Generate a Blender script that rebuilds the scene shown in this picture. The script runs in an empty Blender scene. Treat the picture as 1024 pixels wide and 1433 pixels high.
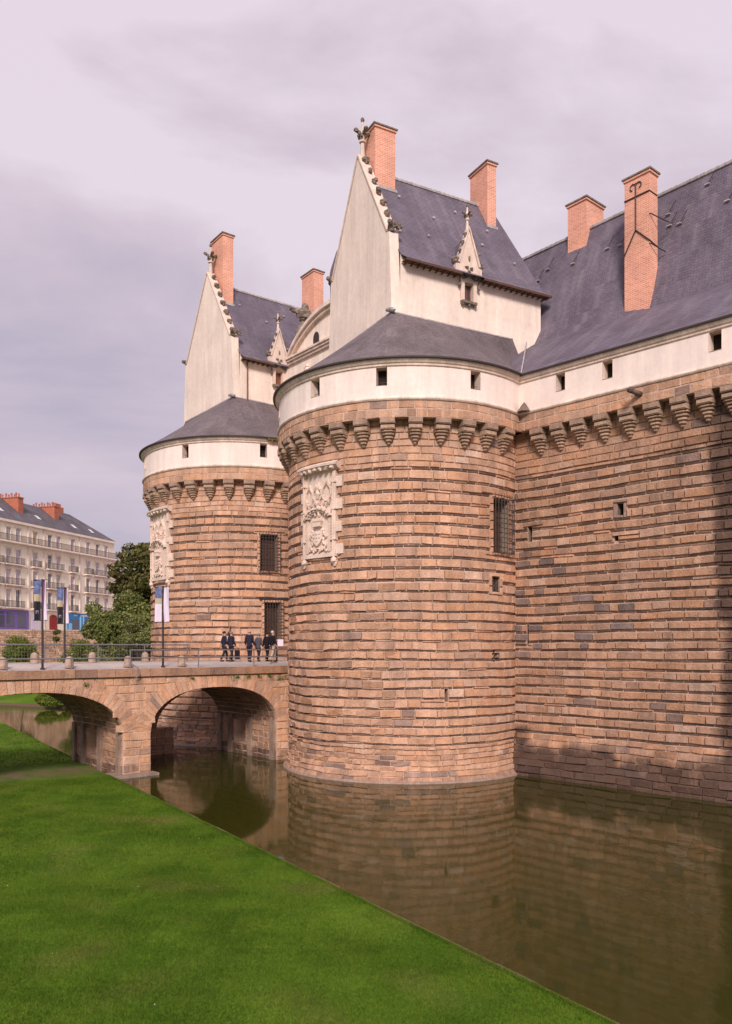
import bpy, bmesh, math, random
import numpy as np
from mathutils import Vector, Matrix, noise

random.seed(11)
R = math.radians
SC = bpy.context.scene
COL = SC.collection

# ------------------------------------------------------------------ camera
cam_d = bpy.data.cameras.new('camera')
cam = bpy.data.objects.new('camera', cam_d)
COL.objects.link(cam)
cam.location = (0, 0, 6.5)
cam.rotation_euler = (R(90), 0, 0)
cam_d.sensor_fit = 'HORIZONTAL'
cam_d.sensor_width = 24.0
cam_d.lens = 1120 / 1024 * 24
cam_d.shift_y = 188.5 / 1024
cam_d.clip_start = 0.1
cam_d.clip_end = 3000
SC.camera = cam

# ------------------------------------------------------------------ world: overcast sky
SUN_EL, SUN_AZ = R(34), R(182)          # azimuth clockwise from +Y
w = bpy.data.worlds.new('World')
SC.world = w
w.use_nodes = True
nt = w.node_tree
nt.nodes.clear()
def N(nt, t, **k):
    n = nt.nodes.new(t)
    for a, b in k.items():
        if a == 'inp':
            for i, v in b.items():
                n.inputs[i].default_value = v
        else:
            setattr(n, a, b)
    return n
def L(nt, a, ao, b, bi):
    nt.links.new(a.outputs[ao], b.inputs[bi])
def ramp(nt, stops):
    n = nt.nodes.new('ShaderNodeValToRGB')
    el = n.color_ramp.elements
    while len(el) > 1: el.remove(el[0])
    el[0].position = stops[0][0]; el[0].color = (*stops[0][1], 1)
    for p, c in stops[1:]:
        e = el.new(p); e.color = (*c, 1)
    return n
out = N(nt, 'ShaderNodeOutputWorld')
sky = N(nt, 'ShaderNodeTexSky')
sky.sky_type = 'NISHITA'
sky.sun_disc = False
sky.sun_elevation = SUN_EL
sky.sun_rotation = SUN_AZ
sky.air_density = 1.0; sky.dust_density = 3.0
bgs = N(nt, 'ShaderNodeBackground', inp={'Strength': 0.05})
L(nt, sky, 0, bgs, 'Color')
tc = N(nt, 'ShaderNodeTexCoord')
mp = N(nt, 'ShaderNodeMapping')
mp.inputs['Scale'].default_value = (1.0, 1.0, 2.2)
mp.inputs['Location'].default_value = (0.35, 0.1, 0.4)
L(nt, tc, 'Generated', mp, 'Vector')
n1 = N(nt, 'ShaderNodeTexNoise', inp={'Scale': 1.9, 'Detail': 7.0, 'Roughness': 0.55, 'Distortion': 0.35})
L(nt, mp, 0, n1, 'Vector')
sx = N(nt, 'ShaderNodeSeparateXYZ'); L(nt, tc, 'Generated', sx, 0)
# broad cloud structure: heavier cloud low and to the left, thinner cloud to the right
m1 = N(nt, 'ShaderNodeMath', operation='MULTIPLY', inp={1: 0.24}); L(nt, sx, 'X', m1, 0)
m2 = N(nt, 'ShaderNodeMath', operation='MULTIPLY', inp={1: 0.61}); L(nt, sx, 'Z', m2, 0)
m3 = N(nt, 'ShaderNodeMath', operation='ADD'); L(nt, m1, 0, m3, 0); L(nt, m2, 0, m3, 1)
m4 = N(nt, 'ShaderNodeMath', operation='MULTIPLY', inp={1: 1.25}); L(nt, n1, 'Fac', m4, 0)
m5 = N(nt, 'ShaderNodeMath', operation='ADD'); L(nt, m3, 0, m5, 0); L(nt, m4, 0, m5, 1)
rp = ramp(nt, [(0.46, (0.36, 0.37, 0.475)), (0.62, (0.42, 0.378, 0.47)), (0.80, (0.57, 0.48, 0.555)), (0.95, (0.70, 0.61, 0.685))])
L(nt, m5, 0, rp, 'Fac')
bgc = N(nt, 'ShaderNodeBackground', inp={'Strength': 0.50}); L(nt, rp, 0, bgc, 'Color')
ads = N(nt, 'ShaderNodeMixShader', inp={0: 0.93})
L(nt, bgs, 0, ads, 1); L(nt, bgc, 0, ads, 2); L(nt, ads, 0, out, 'Surface')

# ------------------------------------------------------------------ sun behind thin cloud
sd = bpy.data.lights.new('sun', 'SUN')
sd.energy = 1.5; sd.angle = R(14); sd.color = (1.0, 0.90, 0.82)
sun = bpy.data.objects.new('sun', sd); COL.objects.link(sun)
dirv = Vector((math.sin(SUN_AZ) * math.cos(SUN_EL), math.cos(SUN_AZ) * math.cos(SUN_EL), math.sin(SUN_EL)))
sun.rotation_euler = dirv.to_track_quat('Z', 'Y').to_euler()
sun.location = (-20, -20, 40)

SC.view_settings.view_transform = 'Standard'
SC.view_settings.look = 'None'
SC.view_settings.gamma = 1
SC.view_settings.exposure = 1.27
SC.cycles.max_bounces = 6
SC.cycles.use_denoising = True

# ------------------------------------------------------------------ materials
MAT = {}
def mat(name, color=(.5, .5, .5), rough=.85, noise_s=None, amount=.25, bump=0.0, bump_s=20, attr=False, spec=.3, metal=0, streak=0, det=6):
    m = bpy.data.materials.new(name); m.use_nodes = True
    t = m.node_tree; b = t.nodes['Principled BSDF']
    b.inputs['Roughness'].default_value = rough
    b.inputs['Specular IOR Level'].default_value = spec
    b.inputs['Metallic'].default_value = metal
    geo = N(t, 'ShaderNodeNewGeometry')
    if attr:
        src = N(t, 'ShaderNodeAttribute'); src.attribute_name = 'Col'; so = 'Color'
    else:
        src = N(t, 'ShaderNodeRGB'); src.outputs[0].default_value = (*color, 1); so = 0
    last, lo = src, so
    if noise_s:
        for i, (s, a) in enumerate(((noise_s, amount), (noise_s * 7.3, amount * .8))):
            nn = N(t, 'ShaderNodeTexNoise', inp={'Scale': s, 'Detail': float(det), 'Roughness': .6})
            L(t, geo, 'Position', nn, 'Vector')
            mr = N(t, 'ShaderNodeMapRange', inp={'From Min': .3, 'From Max': .7, 'To Min': 1 - a, 'To Max': 1 + a})
            L(t, nn, 'Fac', mr, 0)
            mx = N(t, 'ShaderNodeVectorMath', operation='SCALE')
            L(t, last, lo, mx, 0); L(t, mr, 0, mx, 'Scale')
            last, lo = mx, 0
    if streak:
        mpp = N(t, 'ShaderNodeMapping'); mpp.inputs['Scale'].default_value = (2.2, 2.2, .22)
        L(t, geo, 'Position', mpp, 0)
        nn = N(t, 'ShaderNodeTexNoise', inp={'Scale': 1.0, 'Detail': 5.0, 'Roughness': .65}); L(t, mpp, 0, nn, 'Vector')
        mr = N(t, 'ShaderNodeMapRange', inp={'From Min': .35, 'From Max': .65, 'To Min': 1 - streak, 'To Max': 1 + streak * .4})
        L(t, nn, 'Fac', mr, 0)
        mx = N(t, 'ShaderNodeVectorMath', operation='SCALE'); L(t, last, lo, mx, 0); L(t, mr, 0, mx, 'Scale')
        last, lo = mx, 0
    L(t, last, lo, b, 'Base Color')
    if bump:
        nb = N(t, 'ShaderNodeTexNoise', inp={'Scale': float(bump_s), 'Detail': 4.0}); L(t, geo, 'Position', nb, 'Vector')
        bp = N(t, 'ShaderNodeBump', inp={'Strength': bump, 'Distance': .05}); L(t, nb, 'Fac', bp, 'Height')
        L(t, bp, 0, b, 'Normal')
    MAT[name] = m
    return m

def brickmat(name, c1, c2, mortar, bw, bh, ms, rough=.8, patch=.3, bump=.3, attr=False, offset=.5, streak=0, pscale=.5):
    m = bpy.data.materials.new(name); m.use_nodes = True
    t = m.node_tree; b = t.nodes['Principled BSDF']
    b.inputs['Roughness'].default_value = rough
    b.inputs['Specular IOR Level'].default_value = .3
    uv = N(t, 'ShaderNodeUVMap')
    br = N(t, 'ShaderNodeTexBrick', offset=offset, inp={'Scale': 1.0, 'Mortar Size': ms, 'Mortar Smooth': .2, 'Bias': 0.0, 'Brick Width': bw, 'Row Height': bh})
    br.inputs['Color1'].default_value = (*c1, 1); br.inputs['Color2'].default_value = (*c2, 1); br.inputs['Mortar'].default_value = (*mortar, 1)
    L(t, uv, 0, br, 'Vector')
    geo = N(t, 'ShaderNodeNewGeometry')
    nn = N(t, 'ShaderNodeTexNoise', inp={'Scale': pscale, 'Detail': 6.0, 'Roughness': .65}); L(t, geo, 'Position', nn, 'Vector')
    mr = N(t, 'ShaderNodeMapRange', inp={'From Min': .3, 'From Max': .7, 'To Min': 1 - patch, 'To Max': 1 + patch}); L(t, nn, 'Fac', mr, 0)
    mx = N(t, 'ShaderNodeVectorMath', operation='SCALE'); L(t, br, 'Color', mx, 0); L(t, mr, 0, mx, 'Scale')
    last = mx
    if streak:      # pale weathering streaks running down the slope
        su = N(t, 'ShaderNodeMapping'); su.inputs['Scale'].default_value = (1.3, .12, 1); L(t, uv, 0, su, 0)
        n2 = N(t, 'ShaderNodeTexNoise', inp={'Scale': 1.0, 'Detail': 5.0, 'Roughness': .7}); L(t, su, 0, n2, 'Vector')
        m2_ = N(t, 'ShaderNodeMapRange', inp={'From Min': .5, 'From Max': .75, 'To Min': 0.0, 'To Max': streak}); L(t, n2, 'Fac', m2_, 0)
        mm = N(t, 'ShaderNodeMix', data_type='RGBA')
        L(t, m2_, 0, mm, 0); L(t, last, 0, mm, 6); mm.inputs[7].default_value = (.30, .26, .29, 1)
        L(t, mm, 2, b, 'Base Color')
    else:
        L(t, last, 0, b, 'Base Color')
    bp = N(t, 'ShaderNodeBump', inp={'Strength': bump, 'Distance': .02}, invert=True); L(t, br, 'Fac', bp, 'Height'); L(t, bp, 0, b, 'Normal')
    MAT[name] = m
    return m

mat('stone', attr=True, noise_s=1.7, amount=.17, bump=.7, bump_s=11, streak=.22)
# damp, lichen and soot, and painted shade on the bridge vaults: where a stone carries a stain amount in the colour's alpha, dark blotches cover it
def stained(m):
    t = m.node_tree; b = t.nodes['Principled BSDF']; src = b.inputs['Base Color'].links[0].from_socket
    at_ = t.nodes['Attribute']; geo = [n for n in t.nodes if n.type == 'NEW_GEOMETRY'][0]
    mpp = N(t, 'ShaderNodeMapping'); mpp.inputs['Scale'].default_value = (1, 1, .45); L(t, geo, 'Position', mpp, 0)
    nn = N(t, 'ShaderNodeTexNoise', inp={'Scale': 1.7, 'Detail': 8.0, 'Roughness': .7}); L(t, mpp, 0, nn, 'Vector')
    a = N(t, 'ShaderNodeMath', operation='SUBTRACT'); L(t, nn, 'Fac', a, 0); L(t, at_, 'Alpha', a, 1)
    mr = N(t, 'ShaderNodeMapRange', inp={'From Min': -.20, 'From Max': .20, 'To Min': 0.0, 'To Max': .84}); L(t, a, 0, mr, 0)
    mx = N(t, 'ShaderNodeMix', data_type='RGBA'); L(t, mr, 0, mx, 0); t.links.new(src, mx.inputs[6]); mx.inputs[7].default_value = (.055, .032, .026, 1)
    L(t, mx, 2, b, 'Base Color')
stained(MAT['stone'])
mat('mortar', (.56, .385, .30), noise_s=1.2, amount=.22, bump=.4, bump_s=30, streak=.2)
mat('plaster', (.84, .70, .64), noise_s=.7, amount=.06, bump=.06, bump_s=6, streak=.10)
mat('house_plaster', (.84, .69, .60), noise_s=.6, amount=.08, bump=.06, bump_s=5, streak=.12)
mat('carved_stone', (.74, .575, .49), noise_s=1.8, amount=.12, bump=.35, bump_s=16, streak=.14)
mat('weathered_stone', (.20, .155, .125), noise_s=4, amount=.5, bump=.6, bump_s=18)
mat('cornice_stone', (.72, .57, .49), noise_s=1.5, amount=.18, streak=.22)
mat('dark_void', (.03, .022, .02), rough=1, spec=0)
mat('iron', (.045, .03, .028), rough=.6, spec=.4)
mat('wood_dark', (.10, .05, .035), rough=.7, noise_s=6)
mat('window_glass', (.06, .055, .07), rough=.12, spec=.5)
mat('shutter_red', (.22, .08, .05), rough=.7, noise_s=5)
mat('lead', (.42, .38, .38), rough=.5, noise_s=2, amount=.3)
mat('steel_rail', (.17, .15, .165), rough=.5, spec=.5)
brickmat('slate', (.118, .096, .130), (.150, .122, .158), (.075, .06, .08), .30, .16, .012, rough=.62, patch=.28, bump=.6, streak=.42)
brickmat('slate_old', (.125, .098, .108), (.165, .13, .138), (.08, .06, .067), .26, .15, .012, rough=.7, patch=.3, bump=.5, streak=.3)
brickmat('brick', (.74, .325, .215), (.58, .235, .155), (.78, .50, .40), .30, .10, .014, rough=.85, patch=.17, bump=.4)
mat('road', (.42, .36, .345), noise_s=.8, amount=.12)
mat('attr_matte', attr=True, rough=.9, noise_s=3, amount=.1)
mat('soil', (.20, .14, .10), noise_s=1.5, amount=.35)

# water
def water_mat():
    m = bpy.data.materials.new('moat_water'); m.use_nodes = True
    t = m.node_tree; b = t.nodes['Principled BSDF']
    b.inputs['Base Color'].default_value = (.030, .031, .004, 1)
    b.inputs['Roughness'].default_value = .055
    b.inputs['IOR'].default_value = 1.35
    b.inputs['Specular IOR Level'].default_value = .5
    geo = N(t, 'ShaderNodeNewGeometry')
    mpp = N(t, 'ShaderNodeMapping'); mpp.inputs['Scale'].default_value = (1.0, .55, 1)
    mpp.inputs['Rotation'].default_value = (0, 0, R(14))
    L(t, geo, 'Position', mpp, 0)
    n1 = N(t, 'ShaderNodeTexNoise', inp={'Scale': 1.9, 'Detail': 3.0, 'Roughness': .55, 'Distortion': .4}); L(t, mpp, 0, n1, 'Vector')
    n2 = N(t, 'ShaderNodeTexNoise', inp={'Scale': .16, 'Detail': 2.0}); L(t, geo, 'Position', n2, 'Vector')
    mr = N(t, 'ShaderNodeMapRange', inp={'From Min': .38, 'From Max': .62, 'To Min': .008, 'To Max': .055}); L(t, n2, 'Fac', mr, 0)
    bp = N(t, 'ShaderNodeBump', inp={'Distance': .12}); L(t, n1, 'Fac', bp, 'Height'); L(t, mr, 0, bp, 'Strength')
    L(t, bp, 0, b, 'Normal')
    MAT['moat_water'] = m
water_mat()

# ------------------------------------------------------------------ mesh builder
class MB:
    def __init__(s):
        s.v = []; s.f = []; s.c = []; s.m = []
    def face(s, pts, col=(1, 1, 1), mi=0):
        i = len(s.v); s.v.extend([tuple(p) for p in pts]); s.f.append(tuple(range(i, i + len(pts)))); s.c.append(col); s.m.append(mi)
    def idx(s, ids, col=(1, 1, 1), mi=0):
        s.f.append(tuple(ids)); s.c.append(col); s.m.append(mi)
    def merge(s, o):
        k = len(s.v); s.v.extend(o.v); s.f.extend(tuple(i + k for i in f) for f in o.f); s.c.extend(o.c); s.m.extend(o.m)
    def box(s, o, a, b, c, col=(1, 1, 1), mi=0):
        """corner o and three edge vectors"""
        o, a, b, c = Vector(o), Vector(a), Vector(b), Vector(c)
        p = [o, o + a, o + a + b, o + b]; q = [x + c for x in p]
        k = len(s.v); s.v.extend([tuple(x) for x in p + q])
        fl = [(3, 2, 1, 0), (4, 5, 6, 7), (0, 1, 5, 4), (1, 2, 6, 5), (2, 3, 7, 6), (3, 0, 4, 7)]
        if a.cross(b).dot(c) < 0: fl = [t[::-1] for t in fl]
        for t in fl: s.idx([k + i for i in t], col, mi)
    def cbox(s, c, dx, dy, dz, col=(1, 1, 1), mi=0, rz=0):
        a = Vector((math.cos(rz), math.sin(rz), 0)) * dx; b = Vector((-math.sin(rz), math.cos(rz), 0)) * dy
        s.box(Vector(c) - a / 2 - b / 2 - Vector((0, 0, dz / 2)), a, b, (0, 0, dz), col, mi)
    def tube(s, p, q, r0, r1=None, n=6, col=(1, 1, 1), mi=0, cap=True):
        p, q = Vector(p), Vector(q); r1 = r0 if r1 is None else r1
        d = (q - p).normalized(); x = d.orthogonal().normalized(); y = d.cross(x)
        k = len(s.v)
        for c, r in ((p, r0), (q, r1)):
            for i in range(n):
                a = 2 * math.pi * i / n
                s.v.append(tuple(c + (x * math.cos(a) + y * math.sin(a)) * r))
        for i in range(n):
            j = (i + 1) % n
            s.idx((k + i, k + j, k + n + j, k + n + i), col, mi)
        if cap:
            s.idx([k + i for i in range(n)][::-1], col, mi); s.idx([k + n + i for i in range(n)], col, mi)
    def path(s, pts, r, n=6, col=(1, 1, 1), mi=0):
        for a, b in zip(pts, pts[1:]): s.tube(a, b, r, n=n, col=col, mi=mi)
    def lathe(s, c, prof, n=10, col=(1, 1, 1), mi=0):
        k = len(s.v)
        for r, z in prof:
            for i in range(n):
                a = 2 * math.pi * i / n
                s.v.append((c[0] + r * math.cos(a), c[1] + r * math.sin(a), c[2] + z))
        for j in range(len(prof) - 1):
            for i in range(n):
                i2 = (i + 1) % n
                s.idx((k + j * n + i, k + j * n + i2, k + (j + 1) * n + i2, k + (j + 1) * n + i), col, mi)
        s.idx([k + i for i in range(n)][::-1], col, mi); s.idx([k + (len(prof) - 1) * n + i for i in range(n)], col, mi)
    def blob(s, c, rx, ry, rz, jit=.25, n=7, m=5, col=(1, 1, 1), mi=0, seed=0):
        rnd = random.Random(seed); k = len(s.v)
        c = Vector(c)
        s.v.append(tuple(c + Vector((0, 0, -rz))))
        for j in range(1, m):
            t = -math.pi / 2 + math.pi * j / m
            for i in range(n):
                a = 2 * math.pi * i / n; q = 1 + rnd.uniform(-jit, jit)
                s.v.append(tuple(c + Vector((rx * math.cos(t) * math.cos(a) * q, ry * math.cos(t) * math.sin(a) * q, rz * math.sin(t) * q))))
        s.v.append(tuple(c + Vector((0, 0, rz))))
        for i in range(n):
            i2 = (i + 1) % n
            s.idx((k, k + 1 + i2, k + 1 + i), col, mi)
            for j in range(m - 2):
                s.idx((k + 1 + j * n + i, k + 1 + j * n + i2, k + 1 + (j + 1) * n + i2, k + 1 + (j + 1) * n + i), col, mi)
            s.idx((k + 1 + (m - 2) * n + i, k + 1 + (m - 2) * n + i2, k + 1 + (m - 1) * n), col, mi)
    def prism(s, poly, d, col=(1, 1, 1), mi=0):
        """closed polygon of points, extruded by vector d"""
        P = [Vector(p) for p in poly]; Q = [p + Vector(d) for p in P]; n = len(P)
        k = len(s.v); s.v.extend([tuple(p) for p in P + Q])
        nrm = Vector((0, 0, 0))
        for i in range(n): nrm += P[i].cross(P[(i + 1) % n])
        flip = nrm.dot(Vector(d)) < 0
        def a(ids): s.idx(ids[::-1] if flip else ids, col, mi)
        a([k + i for i in range(n)][::-1]); a([k + n + i for i in range(n)])
        for i in range(n):
            j = (i + 1) % n; a([k + i, k + j, k + n + j, k + n + i])
    def mesh(s, name, mats, smooth=False, uv=False):
        me = bpy.data.meshes.new(name)
        me.from_pydata(s.v, [], s.f)
        for m in (mats if isinstance(mats, (list, tuple)) else [mats]): me.materials.append(MAT[m])
        me.polygons.foreach_set('material_index', s.m)
        if smooth: me.polygons.foreach_set('use_smooth', [True] * len(s.f))
        ca = me.color_attributes.new('Col', 'FLOAT_COLOR', 'CORNER')
        buf = []
        for f, c in zip(s.f, s.c):
            if callable(c):
                for i in f: buf.extend((*c(s.v[i][0], s.v[i][1]), 1.0))
            elif len(c) > 3 and callable(c[3]):
                for i in f: buf.extend((c[0], c[1], c[2], 1.0 - c[3](s.v[i])))
            else: buf.extend((c[0], c[1], c[2], 1.0 - (c[3] if len(c) > 3 else 0.0)) * len(f))
        ca.data.foreach_set('color', buf)
        if uv:
            ul = me.uv_layers.new(name='UVMap'); ub = []
            for p in me.polygons:
                n = p.normal
                if abs(n.z) > .93: t = Vector((1, 0, 0)); k = None
                else:
                    t = Vector((-n.y, n.x, 0)).normalized(); k = math.sqrt(max(.02, 1 - n.z * n.z))
                for vi in p.vertices:
                    q = me.vertices[vi].co
                    ub.extend((q.dot(t), (q.z / k) if k else q.y))
            ul.data.foreach_set('uv', ub)
        me.update()
        return me
    def build(s, name, mats, parent=None, smooth=False, uv=False, kind=None):
        if not s.f: return None
        o = bpy.data.objects.new(name, s.mesh(name, mats, smooth, uv))
        COL.objects.link(o)
        if parent is not None: put(o, parent)
        if kind: o['kind'] = kind
        return o

def pieces(mb, name, mats, parent, **k):
    """build every separate solid in mb as an object of its own"""
    par = list(range(len(mb.v)))
    def fd(x):
        while par[x] != x: par[x] = par[par[x]]; x = par[x]
        return x
    for f in mb.f:
        for i in f[1:]: par[fd(i)] = fd(f[0])
    vm = {}
    for i, v in enumerate(mb.v): vm.setdefault(tuple(round(c, 4) for c in v), []).append(i)
    for ids in vm.values():
        for i in ids[1:]: par[fd(i)] = fd(ids[0])
    gr = {}
    for n, f in enumerate(mb.f): gr.setdefault(fd(f[0]), []).append(n)
    for fs in gr.values():
        m = MB(); mp_ = {}
        for n in fs:
            ids = []
            for i in mb.f[n]:
                if i not in mp_: mp_[i] = len(m.v); m.v.append(mb.v[i])
                ids.append(mp_[i])
            m.idx(ids, mb.c[n], mb.m[n])
        m.build(name, mats, parent, **k)
def put(o, parent):
    o.parent = parent
    o.matrix_parent_inverse = world_of(parent).inverted()
def world_of(o):
    m = Matrix.LocRotScale(o.location, o.rotation_euler, o.scale)
    if o.parent: m = world_of(o.parent) @ o.matrix_parent_inverse @ m
    return m
def thing(name, label, cat, loc=(0, 0, 0), rz=0, group=None):
    o = bpy.data.objects.new(name, None); COL.objects.link(o)
    o.location = loc; o.rotation_euler = (0, 0, rz); o.empty_display_size = .3
    tag(o, label, cat, group)
    return o
def tag(o, label=None, cat=None, group=None, kind=None):
    if label: o['label'] = label
    if cat: o['category'] = cat
    if group: o['group'] = group
    if kind: o['kind'] = kind
    return o
def local(name, mesh, parent, loc=(0, 0, 0), rz=0):
    """child placed in its parent's local frame"""
    o = bpy.data.objects.new(name, mesh); COL.objects.link(o)
    o.parent = parent; o.location = loc; o.rotation_euler = (0, 0, rz)
    return o
def copy_tree(o, parent=None):
    c = o.copy(); COL.objects.link(c); c.parent = parent
    for ch in o.children: copy_tree(ch, c)
    return c

# ------------------------------------------------------------------ surfaces: u along, z up, o outwards
class Tower:
    def __init__(s, c, r, flare=.25):
        s.c = c; s.r = r; s.flare = flare
    def __call__(s, u, z, o=0.0):
        a = u / s.r
        r = s.r + o + (s.flare * (1 - z / 1.1) ** 2 if z < 1.1 else 0)
        return Vector((s.c[0] + r * math.sin(a), s.c[1] - r * math.cos(a), z))
    def n(s, u):
        a = u / s.r; return Vector((math.sin(a), -math.cos(a), 0))
class Wall:
    def __init__(s, p, e, off=0.0, talus=0.0, zt=2.15):
        s.p = Vector((*p, 0)); s.e = Vector((*e, 0)).normalized(); s.nn = Vector((s.e.y, -s.e.x, 0)); s.off = off; s.talus = talus; s.zt = zt
    def __call__(s, u, z, o=0.0):
        k = s.off + o
        if s.talus and z < s.zt: k += s.talus * min(1, (s.zt - z) / s.zt + .18) if z < s.zt - .12 else s.talus * .12
        q = s.p + s.e * u + s.nn * k
        return Vector((q.x, q.y, z))
    def n(s, u): return s.nn

def frange(a, b, step):
    n = max(1, int(math.ceil((b - a) / step))); return [a + (b - a) * i / n for i in range(n + 1)]
def core(mb, S, ul, zl, holes=(), col=(1, 1, 1), mi=0, o=0.0):
    ul = sorted(set(ul) | {h[0] for h in holes} | {h[1] for h in holes}); zl = sorted(set(zl) | {h[2] for h in holes} | {h[3] for h in holes})
    for u0, u1 in zip(ul, ul[1:]):
        if u1 - u0 < 1e-5: continue
        for z0, z1 in zip(zl, zl[1:]):
            uc, zc = (u0 + u1) / 2, (z0 + z1) / 2
            if any(h[0] < uc < h[1] and h[2] < zc < h[3] for h in holes): continue
            mb.face([S(u0, z0, o), S(u1, z0, o), S(u1, z1, o), S(u0, z1, o)], col, mi)
def sweep(mb, S, ul, prof, col=(1, 1, 1), mi=0):
    for u0, u1 in zip(ul, ul[1:]):
        for (o0, z0), (o1, z1) in zip(prof, prof[1:]):
            mb.face([S(u0, z0, o0), S(u1, z0, o0), S(u1, z1, o1), S(u0, z1, o1)], col, mi)
def recess(mb, S, h, depth, o=0.0, mi=0, mb_i=1, back=True, col=(1, 1, 1)):
    u0, u1, z0, z1 = h
    A = [S(u0, z0, o), S(u1, z0, o), S(u1, z1, o), S(u0, z1, o)]; B = [S(u0, z0, -depth), S(u1, z0, -depth), S(u1, z1, -depth), S(u0, z1, -depth)]
    for i in range(4):
        j = (i + 1) % 4; mb.face([A[i], B[i], B[j], A[j]][::-1], col, mi)
    if back: mb.face(B, col, mb_i)
def plate(mb, S, poly, o0, o1, col=(1, 1, 1), mi=0):
    F = [S(u, z, o1) for u, z in poly]; B = [S(u, z, o0) for u, z in poly]; n = len(poly)
    area = sum(poly[i][0] * poly[(i + 1) % n][1] - poly[(i + 1) % n][0] * poly[i][1] for i in range(n))
    if area < 0: F.reverse(); B.reverse()
    mb.face(F, col, mi)
    for i in range(n):
        j = (i + 1) % n; mb.face([B[i], B[j], F[j], F[i]], col, mi)
def prect(mb, S, u0, u1, z0, z1, o0, o1, col=(1, 1, 1), mi=0):
    plate(mb, S, [(u0, z0), (u1, z0), (u1, z1), (u0, z1)], o0, o1, col, mi)

def stone(mb, S, u0, u1, z0, z1, o, col, curved=False, g=.016, b=.022, rough=1.0, rnd=random):
    u0 += g; u1 -= g; z0 += g; z1 -= g
    if u1 - u0 < .06 or z1 - z0 < .03: return
    S0 = S
    def S(u, z, o_): return S0(u, z + .05 * noise.noise(Vector((u * .45, z * .8, 7.7))) + .018 * noise.noise(Vector((u * 2.2, z * 1.5, 1.7))), o_)
    n = max(1, int(math.ceil((u1 - u0) / .75))) if curved else 1
    b = min(b, (z1 - z0) * .25)
    k = len(mb.v); us = [u0 + (u1 - u0) * i / n for i in range(n + 1)]
    fs = [u0 + b + (u1 - u0 - 2 * b) * i / n for i in range(n + 1)]
    j = .010 * rough
    ob = min(0.0, o) - .03
    for u in us: mb.v.append(tuple(S(u, z0, ob)))
    for u in us: mb.v.append(tuple(S(u, z1, ob)))
    t = rnd.uniform(-j, j)
    for u in fs: mb.v.append(tuple(S(u + rnd.uniform(-j, j), z0 + b + rnd.uniform(-j, j), o + t + rnd.uniform(-j, j))))
    for u in fs: mb.v.append(tuple(S(u + rnd.uniform(-j, j), z1 - b + rnd.uniform(-j, j), o - t + rnd.uniform(-j, j))))
    m = n + 1
    for i in range(n):
        mb.idx((k + 2 * m + i, k + 2 * m + i + 1, k + 3 * m + i + 1, k + 3 * m + i), col)
        mb.idx((k + i, k + i + 1, k + 2 * m + i + 1, k + 2 * m + i), col)
        mb.idx((k + 3 * m + i, k + 3 * m + i + 1, k + m + i + 1, k + m + i), col)
    mb.idx((k, k + 2 * m, k + 3 * m, k + m), col)
    mb.idx((k + n, k + m + n, k + 3 * m + n, k + 2 * m + n), col)

def subtract(rects, h):
    res = []
    for (a, b, c, d) in rects:
        if h[0] >= b or h[1] <= a or h[2] >= d or h[3] <= c: res.append((a, b, c, d)); continue
        if d - h[3] > .1: res.append((a, b, h[3], d))
        if h[2] - c > .1: res.append((a, b, c, h[2]))
        c2, d2 = (max(c, h[2]) if h[2] - c > .1 else c), (min(d, h[3]) if d - h[3] > .1 else d)
        if h[0] - a > .07: res.append((a, h[0], c2, d2))
        if b - h[1] > .07: res.append((h[1], b, c2, d2))
    return res

PAL = [(.52, .298, .19), (.48, .272, .178), (.55, .325, .218), (.53, .278, .162), (.42, .25, .175), (.54, .345, .25), (.35, .215, .16), (.58, .40, .31)]
PW = [6, 6, 5, 3.5, 2.6, 2.2, 1.2, .5]
GREY = [(.235, .165, .150), (.27, .195, .18), (.20, .142, .13)]
def stone_colour(p, seed=0, rnd=random, grey=.05, shift=1.0):
    q = noise.noise(Vector((p.x * .33 + seed, p.y * .33, p.z * .33)))
    q2 = noise.noise(Vector((p.x * .9 + seed, p.y * .9 + 7, p.z * 1.4)))
    if rnd.random() < grey * .3 + max(0, q2 - .42) * .7: c = rnd.choice(GREY)
    else:
        c = rnd.choices(PAL, PW)[0]
    k = (1.08 + .22 * q + rnd.uniform(-.05, .05)) * shift; m_ = (.50, .288, .195); c = tuple(x * .72 + y * .28 for x, y in zip(c, m_))
    return tuple(min(.8, x * k) for x in c)
def slab_colour(rnd=random):
    c = rnd.choice([(.155, .085, .060), (.13, .072, .053), (.20, .115, .08), (.12, .072, .058), (.27, .165, .12)])
    k = rnd.uniform(.85, 1.15); return tuple(x * k for x in c)

def rows(z0, z1, pitch, slab):
    """alternating ashlar and thin dark courses"""
    out = []; z = z0
    while z < z1 - .12:
        h = pitch * random.uniform(.92, 1.08)
        if slab:
            out.append((z, z + slab, 'slab')); out.append((z + slab, min(z + h, z1), 'stone'))
        else: out.append((z, min(z + h, z1), 'stone'))
        z += h
    return out
def lay(rws, ua, ub, holes=(), ws=(.5, 1.0), wl=(.55, 1.25), keep=None):
    res = []
    for z0, z1, kind in rws:
        lo, hi = (ws if kind == 'stone' else wl)
        u = ua - random.uniform(0, hi * .5)
        while u < ub:
            wd = random.uniform(lo, hi); r = [(max(u, ua), min(u + wd, ub), z0, z1)]
            u += wd
            if r[0][1] - r[0][0] < .08: continue
            for h in holes: r = subtract(r, h)
            for q in r:
                if keep and not keep((q[0] + q[1]) / 2, (q[2] + q[3]) / 2): continue
                res.append((*q, kind))
    return res
EYE = Vector((0, 0, 6.5))
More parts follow.
